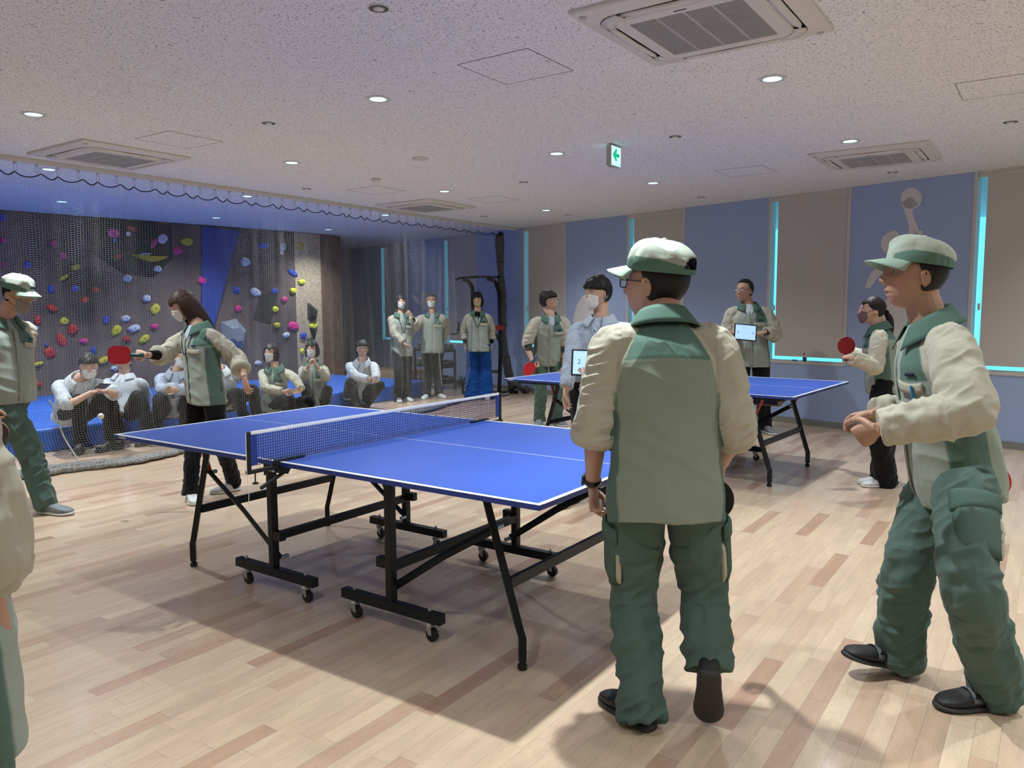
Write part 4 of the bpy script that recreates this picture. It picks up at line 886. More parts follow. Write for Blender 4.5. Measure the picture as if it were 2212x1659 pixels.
        br = np.exp(-((np.abs(L[:, 0])-.031)/.017)**4-((L[:, 2]-.034-.004*(np.abs(L[:, 0])-.03)/.03)/.0042)**2)*(L[:, 1] > .04); C_ = C_*(1-br[:, None]*.85)+np.array([.02, .015, .012])*br[:, None]*.85
        if getattr(S, 'stubble', 0):
            sb = sm(-.02, -.05, L[:, 2])*sm(-.02, .03, L[:, 1])*.25*(np.linalg.norm(L, axis=1) < .15); C_ = C_*(1-sb[:, None])
        setcol(me, C_); S.parent(link('body', me, m_skin, S.root))
        for q in (-1, 1):
            c = np.array([q*.031, .0775, .012]); 
            a = MB(); a.ell(S.head+S.HR@(c)*S.hs, np.array([.0135, .007, .0052])*S.hs, S.HR, 12, 8); S.parent(a.build('eye', m_sclera, smooth=True)).name = 'eye'
            a = MB(); a.ell(S.head+S.HR@(c+np.array([0, .0045, 0]))*S.hs, np.array([.0052, .0035, .0050])*S.hs, S.HR, 10, 8); S.parent(a.build('iris', m_eye, smooth=True))
    # ---------------------------------------------------------------- hair
    def hair(S, style='short', col=(.012, .010, .010), thick=.014, part=None, fringe=.052):
        D = uv_dirs(120, 80); r = head_radius(D); P = D*r[..., None]; x, y, z = P[..., 0], P[..., 1], P[..., 2]
        if style in ('short', 'receding', 'undercap', 'messy'):
            fr = fringe; lowb = -.055; hl = fr if style != 'receding' else .085
            front = sm(hl-.006, hl+.008, z+.25*np.maximum(0, np.abs(x)-.035)+(.10*np.maximum(0, .05-y) if style == 'receding' else 0))
            side = sm(.012, -.006, y-.018*sm(.0, .05, z)+(.0 if style != 'receding' else -.0))*sm(lowb-.012*0, lowb+.014, z-.55*np.maximum(0, y+.01)*2.2)
            m = np.maximum(front, side)
            th = thick*(1+.25*sm(.03, .09, z))
        else:
            frg = fringe+.010*np.sin(x*90)
            front = sm(frg-.006, frg+.008, z+.10*np.abs(x)); side = (sm(.034, .018, y) if style != 'pony' else sm(.030, .014, y-.030*sm(.01, .05, z)+.055*sm(.012, -.012, z)))*1.0; m = np.maximum(front, side*sm(-.13 if style != 'pony' else -.080, -.10 if style != 'pony' else -.06, z)); th = thick*(1+.2*sm(-.02, .06, z))
        q = np.stack([x*130, y*130, z*14], -1).reshape(-1, 3); nz = vnoise(q, 11).reshape(x.shape); q = np.stack([x*38, y*38, z*9], -1).reshape(-1, 3); nz2 = vnoise(q, 4).reshape(x.shape)
        rr = r+m*(th+th*(.10*nz+.22*nz2)*(1.6 if style == 'messy' else 1))-(1-m)*.018
        mb = MB(); face_grid(mb, D*rr[..., None], S.HR, S.head, S.hs)
        return S._hair_fin(mb, col, style)
    def _hair_fin(S, mb, col, style, extra=None):
        if extra: extra(mb)
        def hp(v): return S.head+S.HR@np.array(v, float)*S.hs
        rs = np.random.RandomState(abs(hash(style)) % 1000 if False else 5)
        if style == 'bob':
            for i in range(26):
                a = math.radians(-128+256*i/25)+PI; x0, y0 = .088*math.sin(a), .094*math.cos(a)-.008
                L_ = rs.uniform(-.008, .008); 
                mb.tube(catmull([hp((x0*.9, y0*.9, .05)), hp((x0*1.06, y0*1.06, .0)), hp((x0*1.08, y0*1.05, -.06)), hp((x0*.98, y0*.97, -.105+L_))], 4), np.interp(np.linspace(0, 1, 13), [0, .7, 1], [.013, .012, .004])*S.hs, n=8)
        if style == 'long':
            for i in range(34):
                a = math.radians(-118+236*i/33)+PI; x0, y0 = .089*math.sin(a), .096*math.cos(a)-.008; L_ = rs.uniform(-.05, .02); fz = .02*rs.randn()
                mb.tube(catmull([hp((x0*.9, y0*.9, .055)), hp((x0*1.05, y0*1.05, .0)), hp((x0*1.08, y0*1.08-.004, -.08)), hp((x0*1.02+fz*.4, y0*1.1-.01, -.16)), hp((x0*.95+fz, y0*1.1-.02, -.24+L_))], 4), np.interp(np.linspace(0, 1, 17), [0, .6, 1], [.013, .013, .003])*S.hs, n=8)
        if style == 'pony':
            for i in range(9):
                a = 2*PI*i/9; o = np.array([.014*math.cos(a), .014*math.sin(a), 0]); fz = rs.uniform(-.5, .5)
                mb.tube(catmull([hp((0, -.075, .01)+o), hp((0, -.125, -.020)+o), hp((0, -.150, -.07)+o*1.4), hp((.0, -.158, -.15)+o*1.5), hp((.01*fz, -.150, -.23)+o*1.1), hp((.02*fz, -.135, -.30+.02*fz))], 4), np.interp(np.linspace(0, 1, 21), [0, .2, .3, .7, 1], [.012, .010, .012, .013, .003])*S.hs, n=8)
        me = remesh(mb, .0042, 1, .4); P = getco(me); Nn = getno(me); L = (P-S.head)@S.HR
        P = P+Nn*(.0012*vnoise(np.stack([L[:, 0]*300, L[:, 1]*300, L[:, 2]*22], 1), 2))[:, None]; setco(me, P)
        c = np.array(col); st = .5+.5*vnoise(np.stack([L[:, 0]*160, L[:, 1]*160, L[:, 2]*12], 1), 8); setcol(me, c*(.75+.6*st[:, None]))
        S.parent(link('hair', me, m_hairm, S.root))
        if style == 'pony':
            a = MB(); th = np.linspace(0, 2*PI, 16, endpoint=False); a.tube([S.head+S.HR@np.array([.021*math.cos(t), -.122-.004*math.sin(t*3), -.016+.022*math.sin(t)])*S.hs for t in th], .010*S.hs, n=8, closed=True); S.parent(a.build('scrunchie', m_black, smooth=True))
    # ---------------------------------------------------------------- cap
    def cap(S, tilt=0, yaw=0, logo=True, slouch=1.0):
        def hp(V): return S.head+(np.asarray(V)*S.hs)@S.HR.T
        T = np.array(Matrix.Rotation(math.radians(tilt), 3, 'X'))
        nu, nv = 132, 40; th = np.linspace(0, 1, nv+1); ph = np.arange(nu)*2*PI/nu; Tm, Pm = np.meshgrid(th, ph, indexing='ij')
        el = Tm*PI/2; back = .5-.5*np.cos(Pm)   # Pm=0 front
        rx, ry = .0915, .1130
        c = np.cos(el)**.72; x = rx*c*np.sin(Pm); y = ry*c*np.cos(Pm)-.006; hh = .104+.020*(.5-back)*(1-Tm**2)*slouch
        z = hh*np.sin(el)**.9*(1+.05*np.cos(Pm)*(1-Tm**2))
        bul = np.sin(Tm*PI)**1.2*(.010+.016*slouch*back)
        x = x*(1+bul*5*.9); y = y*(1+bul*5)
        q = np.stack([np.sin(Pm)*2.3, np.cos(Pm)*2.3, Tm*2.6], -1).reshape(-1, 3); fold = vnoise(q, 21).reshape(x.shape); w_ = sm(.12, .4, Tm)*(1-sm(.80, .98, Tm))
        k = 1+.095*slouch*fold*w_-.018*np.exp(-((np.mod(Pm+PI/6, PI/3)-PI/6)/.035)**2)*w_
        P = np.stack([x*k, y*k, z*(1+.05*fold*w_)], -1); base = np.array([0, -.004, .045])
        P = P@T.T+base; mb = MB(); V = hp(P.reshape(-1, 3)); F = []
        for i in range(nv):
            for j in range(nu):
                j2 = (j+1) % nu; pc = (ph[j]+ph[j2]-(2*PI if j2 == 0 else 0))/2 if j2 else ph[j]+PI/nu
                bb = abs(((ph[j]+PI/nu)-PI)); 
                if 4 <= i <= 15 and (bb/.46)**2+((i-4)/11.0)**2 < 1: continue
                F.append((i*nu+j, i*nu+j2, (i+1)*nu+j2, (i+1)*nu+j))
        mb.add(V, F); crown = mb.build('cap', m_capA, smooth=True, solid=.0022*S.hs, off=-1); me = crown.data
        Tv = Tm.reshape(-1); Pv = np.mod(Pm.reshape(-1)+PI, 2*PI)-PI; crownc = np.array((.38, .43, .37)); band = GREEN*1.25
        bw = .10+.13*sm(0.2, 1.2, np.abs(Pv))*(1-sm(1.6, 3.0, np.abs(Pv))*.8); mbd = sm(.02, -.0, Tv-bw)*sm(.30, .45, np.abs(Pv)); C_ = crownc*(1-mbd[:, None])+band*mbd[:, None]; setcol(me, C_)
        S.parent(crown)
        # brim
        u = np.linspace(-1, 1, 21); v = np.linspace(0, 1, 7); U, Vv = np.meshgrid(u, v); A = U*1.05; ex = .078*np.sqrt(np.maximum(0, 1-U**2*.92))*Vv
        bx = .0885*np.sin(A)*(1+ .10*Vv); by = .1090*np.cos(A)-.006+ex; bz = .004-.020*Vv-.026*(U**2)*(.4+.6*Vv)+.012
        B = np.stack([bx, by, bz], -1)@T.T+base-np.array([0, 0, .004]); a = MB(); a.grid(hp(B.reshape(-1, 3)).reshape(B.shape)); br = a.build('brim', mat('cap_brim', (.30, .40, .33), .85, spec=.15, bump=(180, .2, .002)), smooth=True, solid=.004*S.hs, off=0, fix=True)
        br.parent = crown
        a = MB(); a.ell(hp(np.array([[0, -.006, .1035]])@T.T+base)[0], np.array([.008, .008, .005])*S.hs, S.HR); b2 = a.build('button', mat('cap_button', (.4, .45, .38), .8), smooth=True); b2.parent = crown
        if logo:
            o = hp(np.array([[.0, .117, .038]])@T.T+base)[0]; xx = -S.HR[:, 0]; a = MB()
            for q_, w_q in ((-.020, .011), (-.005, .012), (.011, .013)): a.box(o+S.HR@np.array([q_, .0, 0])*S.hs, np.array([w_q, .004, .016])*S.hs, S.HR)
            g_ = a.build('stitched_mark', m_logo, bevel=.001); g_.parent = crown
        return crown
    # ---------------------------------------------------------------- mask & glasses
    def mask(S, m=None, dn=0):
        m = m or m_maskw; u = np.linspace(-1, 1, 17); v = np.linspace(0, 1, 11); U, Vv = np.meshgrid(u, v)
        zt = .002-.014*np.abs(U)**1.5+dn; zb = -.112+.045*np.abs(U)**2+dn; z = zt+(zb-zt)*Vv; ang = U*1.12; Dd = np.stack([np.sin(ang), np.cos(ang), np.zeros_like(U)], -1)
        bulge = np.exp(-(U/.45)**2)*(.030*np.exp(-((Vv-.27)/.30)**2)+.018*np.exp(-((Vv-.7)/.3)**2))
        xx = .0665*np.sin(ang); yy = .030+.055*np.cos(ang)+bulge-.012*sm(.75, 1, Vv)*(1-np.abs(U)); P = np.stack([xx, yy, z], -1)
        # keep outside the head
        r = np.linalg.norm(P, axis=-1); hr = head_radius(P/r[..., None])+.0035; P = P*np.maximum(1, hr/r)[..., None]
        P[..., 1] += .0012*np.cos(Vv*22)*(np.abs(U) < .9)
        a = MB(); V = S.head+(P.reshape(-1, 3)*S.hs)@S.HR.T; a.grid(V.reshape(P.shape)); mo = a.build('face_mask', m, smooth=True, solid=.0015, off=1); S.parent(mo)
        for q in (-1, 1):
            for e_ in (0, -1):
                p0 = P[0 if e_ == 0 else -1, -1 if q > 0 else 0]; pts = [p0, (p0+np.array([q*.078, -.010, .012 if e_ == 0 else -.02]))/2+np.array([q*.006, 0, 0]), np.array([q*.0825, -.018, .012 if e_ == 0 else -.026])]
                a = MB(); a.tube(S.head+(catmull(pts, 4)*S.hs)@S.HR.T, .0014*S.hs, n=5); o = a.build('ear_loop', m_strap if m is m_maskw else m_black); o.parent = mo
    def glasses(S, m=None, w_=.0265, h_=.018):
        m = m or m_gl; g = None
        for q in (-1, 1):
            th = np.linspace(0, 2*PI, 24, endpoint=False); sx = np.sign(np.cos(th))*np.abs(np.cos(th))**.6*w_; sz = np.sign(np.sin(th))*np.abs(np.sin(th))**.6*h_
            P = np.stack([q*.0335+sx, .103-.10*np.abs(q*.0335+sx)**1.6*2.0, .010+sz], 1); a = MB(); a.tube(S.head+(P*S.hs)@S.HR.T, .0021*S.hs, n=6, closed=True)
            if g is None: g = a.build('glasses', m, smooth=True); S.parent(g)
            else: o = a.build('rim', m, smooth=True); o.parent = g
            a = MB(); a.add(S.head+(P*S.hs)@S.HR.T, [tuple(range(24))]); o = a.build('lens', m_lensg); o.parent = g
            a = MB(); a.tube(S.head+(np.array([(q*.060, .094, .016), (q*.077, .06, .016), (q*.080, .0, .012), (q*.079, -.015, .002)])*S.hs)@S.HR.T, .0020*S.hs, n=6); o = a.build('temple_arm', m); o.parent = g
        a = MB(); a.tube(S.head+(np.array([(-.008, .104, .013), (0, .106, .016), (.008, .104, .013)])*S.hs)@S.HR.T, .0018*S.hs, n=6); o = a.build('bridge', m); o.parent = g
    # ---------------------------------------------------------------- jacket
    def tsec(S):
        return [(-.115, .176, .128), (-.05, .180, .134), (.06, .172, .128), (.18, .168, .122), (.30, .180, .128), (.38, .182, .122), (.435, .150, .104), (.485, .104, .080), (.520, .068, .062)]
    def torso_at(S, a, ang, off=0.0):
        """a along spine (unscaled), ang from front (+ = wearer's left)"""
        T = np.array(S.tsecs); k = T[:, 0]; rx = np.interp(a, k, T[:, 1]); ry = np.interp(a, k, T[:, 2]); s = S.s; Lt = np.linalg.norm(S.neck-S.pel)
        c = S.pel+np.multiply.outer(np.asarray(a)*Lt/.52, S.up); return c+np.multiply.outer(-np.sin(ang)*(rx*s+off), S.rt)+np.multiply.outer(np.cos(ang)*(ry*s+off), S.ft)
    def top(S, kind='uniform', voxel=.006, fat=1.0, hem=-.115, sleeve=(.078, .070, .058), cuff=1.0, amp=.007, seed=1, roll=True, collar=True, under=None, tuck=False, belly=0, cut=None):
        s = S.s; mb = MB(); fm = .92 if S.f else 1.0; up = S.up; Lt = np.linalg.norm(S.neck-S.pel)
        sec = [list(q) for q in S.tsec()]; sec[0][0] = hem
        for q in sec: q[1] *= fat*fm; q[2] *= fat*fm
        if belly: 
            for q in sec: q[2] += belly*math.exp(-((q[0]-.08)/.16)**2)
        S.tsecs = sec
        T = np.array(sec); aa = np.linspace(hem, .520, 40); rx = np.interp(aa, T[:, 0], T[:, 1])*s; ry = np.interp(aa, T[:, 0], T[:, 2])*s
        n = 40; th = np.arange(n)*2*PI/n; V = []
        for i, a in enumerate(aa):
            c = S.pel+up*(a/.52*Lt); V.append(c+np.outer(np.cos(th)*rx[i], S.rt)+np.outer(np.sin(th)*ry[i], S.ft))
        V = np.concatenate(V); F = [(i*n+j, i*n+(j+1) % n, (i+1)*n+(j+1) % n, (i+1)*n+j) for i in range(39) for j in range(n)]+[tuple(range(n-1, -1, -1)), tuple(range(39*n, 40*n))]; mb.add(V, F)
        bones = []
        for k_, A in S.arms.items():
            q = S.rt*(1 if k_ == 'R' else -1); ce = cuff if not isinstance(cuff, dict) else cuff.get(k_, 1.0)
            endp = A['el']+(A['wr']-A['el'])*ce; pts = [S.neck-up*.085*s+q*.05*s, A['sh']-up*.016*s-q*.012*s, A['sh']*.5+A['el']*.5-up*.0, A['el'], A['el']*.5+endp*.5, endp]
            P = catmull(pts, 6); r = np.interp(np.linspace(0, 1, len(P)), [0, .18, .4, .6, .8, 1], np.array([.055, sleeve[0]*.90, sleeve[0]*.94, sleeve[1], (sleeve[1]+sleeve[2])/2, sleeve[2]])*s*fm)
            mb.tube(P, r, n=20)
            if roll and ce < .95:
                d = nrm(A['wr']-A['el']); S.cuffs = getattr(S, 'cuffs', [])+[(endp, d, sleeve[2]*s*fm)]
            bones += [(A['sh'], A['el'], .075*s, .5, 1.2, 30/s), (A['el'], endp, .062*s, 1.2, .8, 34/s)]
        bones.append((S.pel-up*.1*s, S.neck-up*.05*s, .17*s, .8, .35, 13/s))
        me = remesh(mb, voxel, 4, .5); P = rings(me, bones, amp, seed, s)
        # local coords
        L = P-S.pel; a = L@up*.52/Lt/1.0; x = (L@S.rt)/s; y = (L@S.ft)/s
        bt = np.full(len(P), 9.)
        for k_, A in S.arms.items():
            for (p0, p1) in ((A['sh'], A['el']), (A['el'], A['wr'])):
                t, d = seg_param(P, p0, p1); bt = np.minimum(bt, d/s)
        dt = np.sqrt((x/np.interp(a, T[:, 0], T[:, 1]))**2+(y/np.interp(a, T[:, 0], T[:, 2]))**2)
        if kind == 'uniform':
            C_ = np.tile(SHADED_SAGE, (len(P), 1)); front = y > 0
            lf = sm(.0, .02, y); C_ = SHADED_SAGE*(1-lf[:, None])+PALE*.92*lf[:, None]  # one fabric all round; shade is painted into the darker back colour
            def mix(C, m, c): return C*(1-m[:, None])+c*m[:, None]
            yk = sm(.375, .383, a)*(~front); C_ = mix(C_, yk, GREEN*1.15)
            ykf = sm(.325, .335, a)*front*sm(-.025, -.035, x); C_ = mix(C_, ykf, GREEN*1.1)
            sp = sm(.105, .112, np.abs(x))*sm(.33, .31, a)*(sm(.07, .06, np.abs(y))); C_ = mix(C_, sp, DGREEN)
            rag = sm(0, .008, np.abs(x)-np.interp(a, [.30, .38, .46, .53], [.165, .142, .100, .055])); C_ = mix(C_, rag*sm(.27, .29, a), BEIGE)
            arm = sm(.100, .085, bt)*sm(.125, .140, np.abs(x)+0*a); 
            for k_, A in S.arms.items():
                for (p0, p1, rr) in ((A['sh'], A['el'], .085), (A['el'], A['wr'], .082)):
                    t, d = seg_param(P, p0, p1); near = ((d/s/rr < 1.3)&(dt > 1.07))|((dt > 1.32)&(d/s < .19)&(a < .50)); C_ = mix(C_, near.astype(float), BEIGE)
            pl = (np.abs(x) < .006)&front&(a < .45); C_ = mix(C_, pl*.45, SHADED_SAGE*.5)
            m = m_cloth
        else:
            base = np.array({'white': (.52, .56, .60), 'bluewhite': (.40, .46, .56), 'grey': (.42, .46, .52), 'black': (.01, .01, .012)}[kind]); C_ = np.tile(base, (len(P), 1)); m = m_shirt
            pl = (np.abs(x) < .004)&(y > 0)&(a < .45); C_ = C_*(1-pl[:, None]*.4)
        setcol(me, C_); S.jk = link('jacket' if kind == 'uniform' else 'shirt', me, m, S.root); S.parent(S.jk)
        cm = m_green if kind == 'uniform' else m_shirt2.get(kind, m_green)
        if collar: S.collar(cm, kind)
        for (endp, d, rc) in getattr(S, 'cuffs', []):
            cb = MB(); cb.tube([endp-d*.046*s, endp-d*.042*s, endp-d*.020*s, endp-d*.0, endp+d*.008*s, endp+d*.002*s, endp-d*.02*s], np.array([rc*.9, rc+.010*s, rc+.017*s, rc+.016*s, rc+.006*s, rc-.010*s, rc-.012*s]), n=26, cap=False)
            V_ = cb.V[0]; V_ += (.003*s*vnoise(V_*45, seed))[:, None]; o = cb.build('rolled_cuff', m_beige if kind == 'uniform' else m_shirt2[kind], smooth=True, solid=.003, off=0); o.parent = S.jk
        if kind == 'uniform':
            ang = np.linspace(.18, .82, 12); av = np.linspace(.335, .300, 4); A_, B_ = np.meshgrid(av, ang, indexing='ij'); G = S.torso_at(A_-.012*np.sin((B_-.18)*4), B_, .010*s)
            b_ = MB(); b_.grid(G); o = b_.build('pocket_flap', m_beige, smooth=True, solid=.005, off=0); o.parent = S.jk
            b_ = MB(); av = np.linspace(.362, .350, 2); ang = np.linspace(.40, .66, 6); A_, B_ = np.meshgrid(av, ang, indexing='ij'); b_.grid(S.torso_at(A_, B_, .0095*s)); o = b_.build('name_tag', m_logo, smooth=True, solid=.002, off=0); o.parent = S.jk
            # placket
            b_ = MB(); av = np.linspace(.44, hem+.01, 24); ang = np.linspace(-.12, .02, 4); A_, B_ = np.meshgrid(av, ang, indexing='ij'); b_.grid(S.torso_at(A_, B_, .0065*s)); o = b_.build('placket', mat('placket_cloth', tuple(PALE*.85), .88, bump=(160, .2, .002)), smooth=True, solid=.004, off=0); o.parent = S.jk
        else:
            for i in range(6):
                b_ = MB(); p = S.torso_at(.40-i*.085, 0.0, .007*s); b_.ell(p, np.array([.0055, .0055, .0055])*s, None, 8, 6); o = b_.build('button', m_gl if kind == 'bluewhite' else m_solew); o.parent = S.jk
        if under: pass
        return S.jk
    def collar(S, m, kind):
        s = S.s; th = np.linspace(-2.75, 2.75, 37); v = np.linspace(0, 1, 9); Th, Vv = np.meshgrid(th, v)   # Th=0 back
        fr = np.abs(Th)/2.75; h = .050*s*(1-.30*fr**2)
        rin = .069*s; r = np.where(Vv < .45, rin+.004*s*Vv/.45, rin+.006*s+(.036+.020*fr)*s*((Vv-.45)/.55)**1.1)
        z = np.where(Vv < .45, -.010*s+h*Vv/.45, (h-.010*s)-(h*1.15+.012*s+.030*s*fr**3)*((Vv-.45)/.55)**1.15)
        c = S.neck+S.up*.008*s+S.ft*.003*s; drop = -.036*s*fr**2.2
        P = c+np.multiply.outer(0*Th, S.up)+(np.sin(Th)*r*1.08)[..., None]*S.rt+(-np.cos(Th)*r*(1.0))[..., None]*S.ft+(z+drop)[..., None]*S.up
        a = MB(); a.grid(P); o = a.build('collar', m, smooth=True, solid=.004*s, off=1); o.parent = S.jk
    def chest_vee(S, m=None):
        """inner shirt visible in the collar opening"""
        s = S.s; a = MB(); av = np.linspace(.52, .40, 8); W_ = np.linspace(.62, .06, 8); u = np.linspace(-1, 1, 7); A_, U = np.meshgrid(av, u, indexing='ij'); G = S.torso_at(A_, U*W_[:, None], .0035*s); a.grid(G); o = a.build('inner_shirt', m or m_black, smooth=True, solid=.004, off=0); o.parent = S.jk
    def lanyard(S, card=True, m=None, low=.16):
        s = S.s
        for q in (-1, 1):
            p = [S.torso_at(.50, q*.75, .016*s), S.torso_at(.44, q*.42, .014*s), S.torso_at(.34, q*.2, .012*s), S.torso_at(low, q*.03, .014*s)]; a = MB(); a.tube(catmull(p, 6), .0045*s, .0012, n=6); o = a.build('lanyard', m or m_lan, smooth=True); S.parent(o)
        if card:
            c = S.torso_at(low-.05, 0.0, .018*s); a = MB(); R_ = np.stack([S.rt, S.ft, S.up], 1); a.box(c, (.058*s, .004, .085*s), R_); o = a.build('id_card', m_badge, bevel=.001); S.parent(o)
    # ---------------------------------------------------------------- trousers
    def trousers(S, kind='green', voxel=.0065, w_=(.096, .076, .066), amp=.008, seed=3, hemcut=.02, high=.10, pockets=True, hemw=None, col=None):
        s = S.s; mb = MB(); fm = .93 if S.f else 1; sec = [(-.06, .145, .118), (0, .165, .122), (.06, .160, .115), (high, .145, .10)]
        Lt = np.linalg.norm(S.neck-S.pel)
        mb.tube([S.pel+S.up*(a/.52*Lt) for a, _, _ in sec], [b*s*fm for _, b, _ in sec], [c*s*fm for _, _, c in sec], ref=S.rt, n=22); bones = []
        for k_, l in S.legs.items():
            d = nrm(l['an']-l['kn']); e = l['an']+d*(l.get('hem', .055)-hemcut)*s
            pts = [S.pel+(l['hip']-S.pel)*.55+S.up*.03, l['hip']-ZU*.0, l['hip']*.5+l['kn']*.5, l['kn'], l['kn']*.5+l['an']*.5, e]
            P = catmull(pts, 6); r = np.interp(np.linspace(0, 1, len(P)), [0, .2, .4, .6, .8, 1], np.array([.095, w_[0], (w_[0]+w_[1])/2+.004, w_[1], (w_[1]+w_[2])/2, hemw or w_[2]])*s*fm); mb.tube(P, r, n=20); mb.tube([e-d*.03*s, e-d*.025*s, e, e+d*.004*s], np.array([.9, 1.04, 1.05, 1.0])*(hemw or w_[2])*s*fm, n=20)
            bones += [(l['hip'], l['kn'], .085*s, .6, 1.1, 20/s), (l['kn'], e, .07*s, 1.0, 1.5, 26/s)]
        bones.append((S.pel-S.up*.05, S.pel+S.up*.1, .16*s, .5, .5, 16/s))
        me = remesh(mb, voxel, 4, .5); rings(me, bones, amp, seed, s)
        base = np.array(col) if col is not None else {'green': TROUS, 'black': np.array((.008, .008, .009)), 'blue': np.array((.006, .055, .24)), 'dark': np.array((.018, .020, .024))}[kind]
        setcol(me, np.tile(base, (len(me.vertices), 1))); S.tr = link('trousers', me, m_pants, S.root); S.parent(S.tr)
        if kind == 'green' and pockets:
            for k_, l in S.legs.items():
                S.cargo(l, k_, w_)
    def cargo(S, l, k_, w_):
        s = S.s; ax = nrm(l['kn']-l['hip']); q = S.rt*(1 if k_ == 'R' else -1); q = nrm(q-ax*(q@ax)); f = np.cross(ax, q)*(-1 if k_ == 'R' else 1); f = f if f@S.fw > 0 else -f
        def patch(name, t0, t1, a0, a1, off, m, th_, slope=0):
            u = np.linspace(0, 1, 8); v = np.linspace(a0, a1, 9); U, A_ = np.meshgrid(u, v, indexing='ij'); t = t0+(t1-t0)*U+slope*(A_-a0)/(a1-a0)*U
            c = l['hip']+np.multiply.outer(t, (l['kn']-l['hip'])); r = (np.interp(t, [0, 1], [w_[0], w_[1]])+off)*s
            edge = np.minimum(np.minimum(U, 1-U)*6, 1)*np.minimum(np.minimum((A_-a0), (a1-A_))/(a1-a0)*7, 1); r = r+.010*s*edge-.004*s
            P = c+(np.cos(A_)*r)[..., None]*q+(np.sin(A_)*r)[..., None]*f; b_ = MB(); b_.grid(P); o = b_.build(name, m, smooth=True, solid=th_, off=0); o.parent = S.tr; return o
        patch('cargo_pocket', .34, .84, -.72, .80, .009, m_tgreen, .008); fl_ = patch('pocket_flap', .30, .44, -.76, .84, .016, m_tgreen, .006, .05); patch('pocket_gusset', .46, .82, -.88, -.73, .006, m_beige, .006)
    # ---------------------------------------------------------------- shoes
    def shoes(S, mu, ms, length=.275, straps=False):
        s = S.s*(.93 if S.f else 1)
        for k_, l in S.legs.items():
            toe = l['toe'] if l['toe'] is not None else S.fw; f = nrm(np.array([toe[0], toe[1], 0.])); p = math.radians(l['pitch']); r = nrm(np.cross(f, ZU)); f2 = f*math.cos(p)+ZU*math.sin(p); u = np.cross(r, f2)
            an = l['an']; o = an-u*.088*s-f2*.055*s    # heel ground point centre
            if not l.get('free') and abs(l['pitch']) < 1: o[2] = 0.0
            elif not l.get('free'):
                zmin = min(o[2], (o+f2*length*s)[2]); o[2] -= zmin-.002
            R = np.stack([r, f2, u], 1); L = length*s
            def sect(yv, hw, z0, z1, n=16, k=.75):
                th = np.arange(n)*2*PI/n; return o+np.array([(math.copysign(abs(math.cos(t))**k, math.cos(t))*hw*s, yv*L, (z0+z1)/2*s+math.copysign(abs(math.sin(t))**k, math.sin(t))*(z1-z0)/2*s) for t in th])@R.T
            def loft(name, secs, m, par=None, voxel=None):
                V = np.concatenate([sect(*q) for q in secs]); n = 16; F = [(i*n+j, i*n+(j+1) % n, (i+1)*n+(j+1) % n, (i+1)*n+j) for i in range(len(secs)-1) for j in range(n)]+[tuple(range(n-1, -1, -1)), tuple(range((len(secs)-1)*n, len(secs)*n))]
                a = MB(); a.add(V, F); ob = a.build(name, m, smooth=True, sub=1)
                if par is None: S.parent(ob)
                else: ob.parent = par
                return ob
            up_ = loft('shoe', [(.0, .022, .02, .07), (.03, .034, .015, .085), (.12, .038, .015, .098), (.24, .038, .015, .100), (.36, .039, .015, .088), (.50, .044, .015, .072), (.65, .050, .015, .060), (.80, .049, .015, .053), (.92, .038, .015, .044), (.985, .018, .018, .032)], mu)
            loft('sole', [(-.02, .024, .0, .028), (.02, .038, 0, .030), (.15, .043, 0, .028), (.35, .040, 0.002, .026), (.55, .049, 0.0, .024), (.72, .055, 0, .022), (.87, .050, .001, .024), (.97, .032, .003, .026), (1.01, .012, .008, .024)], ms, up_)
            if straps:
                for yv in (.40, .54):
                    b_ = MB(); th = np.linspace(.25, PI-.25, 12); zc = np.interp(yv, [.36, .5, .65], [.088, .072, .060]); hw = np.interp(yv, [.36, .5, .65], [.039, .044, .050]); Pq = np.stack([np.stack([np.cos(th)*(hw+.003)*s, np.full(12, (yv+e)*L), (.02+np.sin(th)**.7*(zc-.017))*s], 1) for e in (-.045, .045)], 0); b_.grid(o+(Pq.reshape(-1, 3)@R.T).reshape(2, 12, 3)-0) if False else b_.add((Pq.reshape(-1, 3)@R.T)+o, [(i, i+1, i+13, i+12) for i in range(11)]); ob = b_.build('strap', m_soleg, smooth=True, solid=.003, off=0); ob.parent = up_
            else:
                b_ = MB()
                for i in range(5):
                    yv = .30+.07*i; zc = np.interp(yv, [.24, .36, .5, .65], [.100, .088, .072, .060])+.001; b_.bar(o+R@np.array([-.018*s, yv*L, zc*s-.002]), o+R@np.array([.018*s, (yv+.015)*L, zc*s-.002]), .005, .004)
                ob = b_.build('laces', m_solew if mu is not m_shoew else m_strap); ob.parent = up_
    def undersleeve(S, side, t0, t1, m, r=.036):
        A = S.arms[side]; a = MB(); p = [A['el']+(A['wr']-A['el'])*t for t in np.linspace(t0, t1, 6)]; a.tube(p, np.linspace(r*1.15, r*.9, 6)*S.s, n=16); S.parent(a.build('undersleeve', m, smooth=True))
    def watch(S, side, t=.93):
        A = S.arms[side]; ax = nrm(A['wr']-A['el']); c = A['el']+(A['wr']-A['el'])*t; th = np.linspace(0, 2*PI, 24, endpoint=False); x = nrm(np.cross(ax, A['n'])); y = nrm(A['n'])-ax*(nrm(A['n'])@ax); y = nrm(y)
        a = MB(); a.tube([c+x*.031*S.s*math.cos(t_)+y*.028*S.s*math.sin(t_) for t_ in th], .010*S.s, .0035*S.s, ref=np.tile(ax, (24, 1)), n=8, closed=True); o = a.build('watch', m_watch, smooth=True); S.parent(o)
        a = MB(); R_ = np.stack([ax, np.cross(y, ax), y], 1); a.box(c-y*.033*S.s, (.040*S.s, .036*S.s, .010*S.s), R_); q = a.build('watch_face', m_watch, bevel=.003); q.parent = o
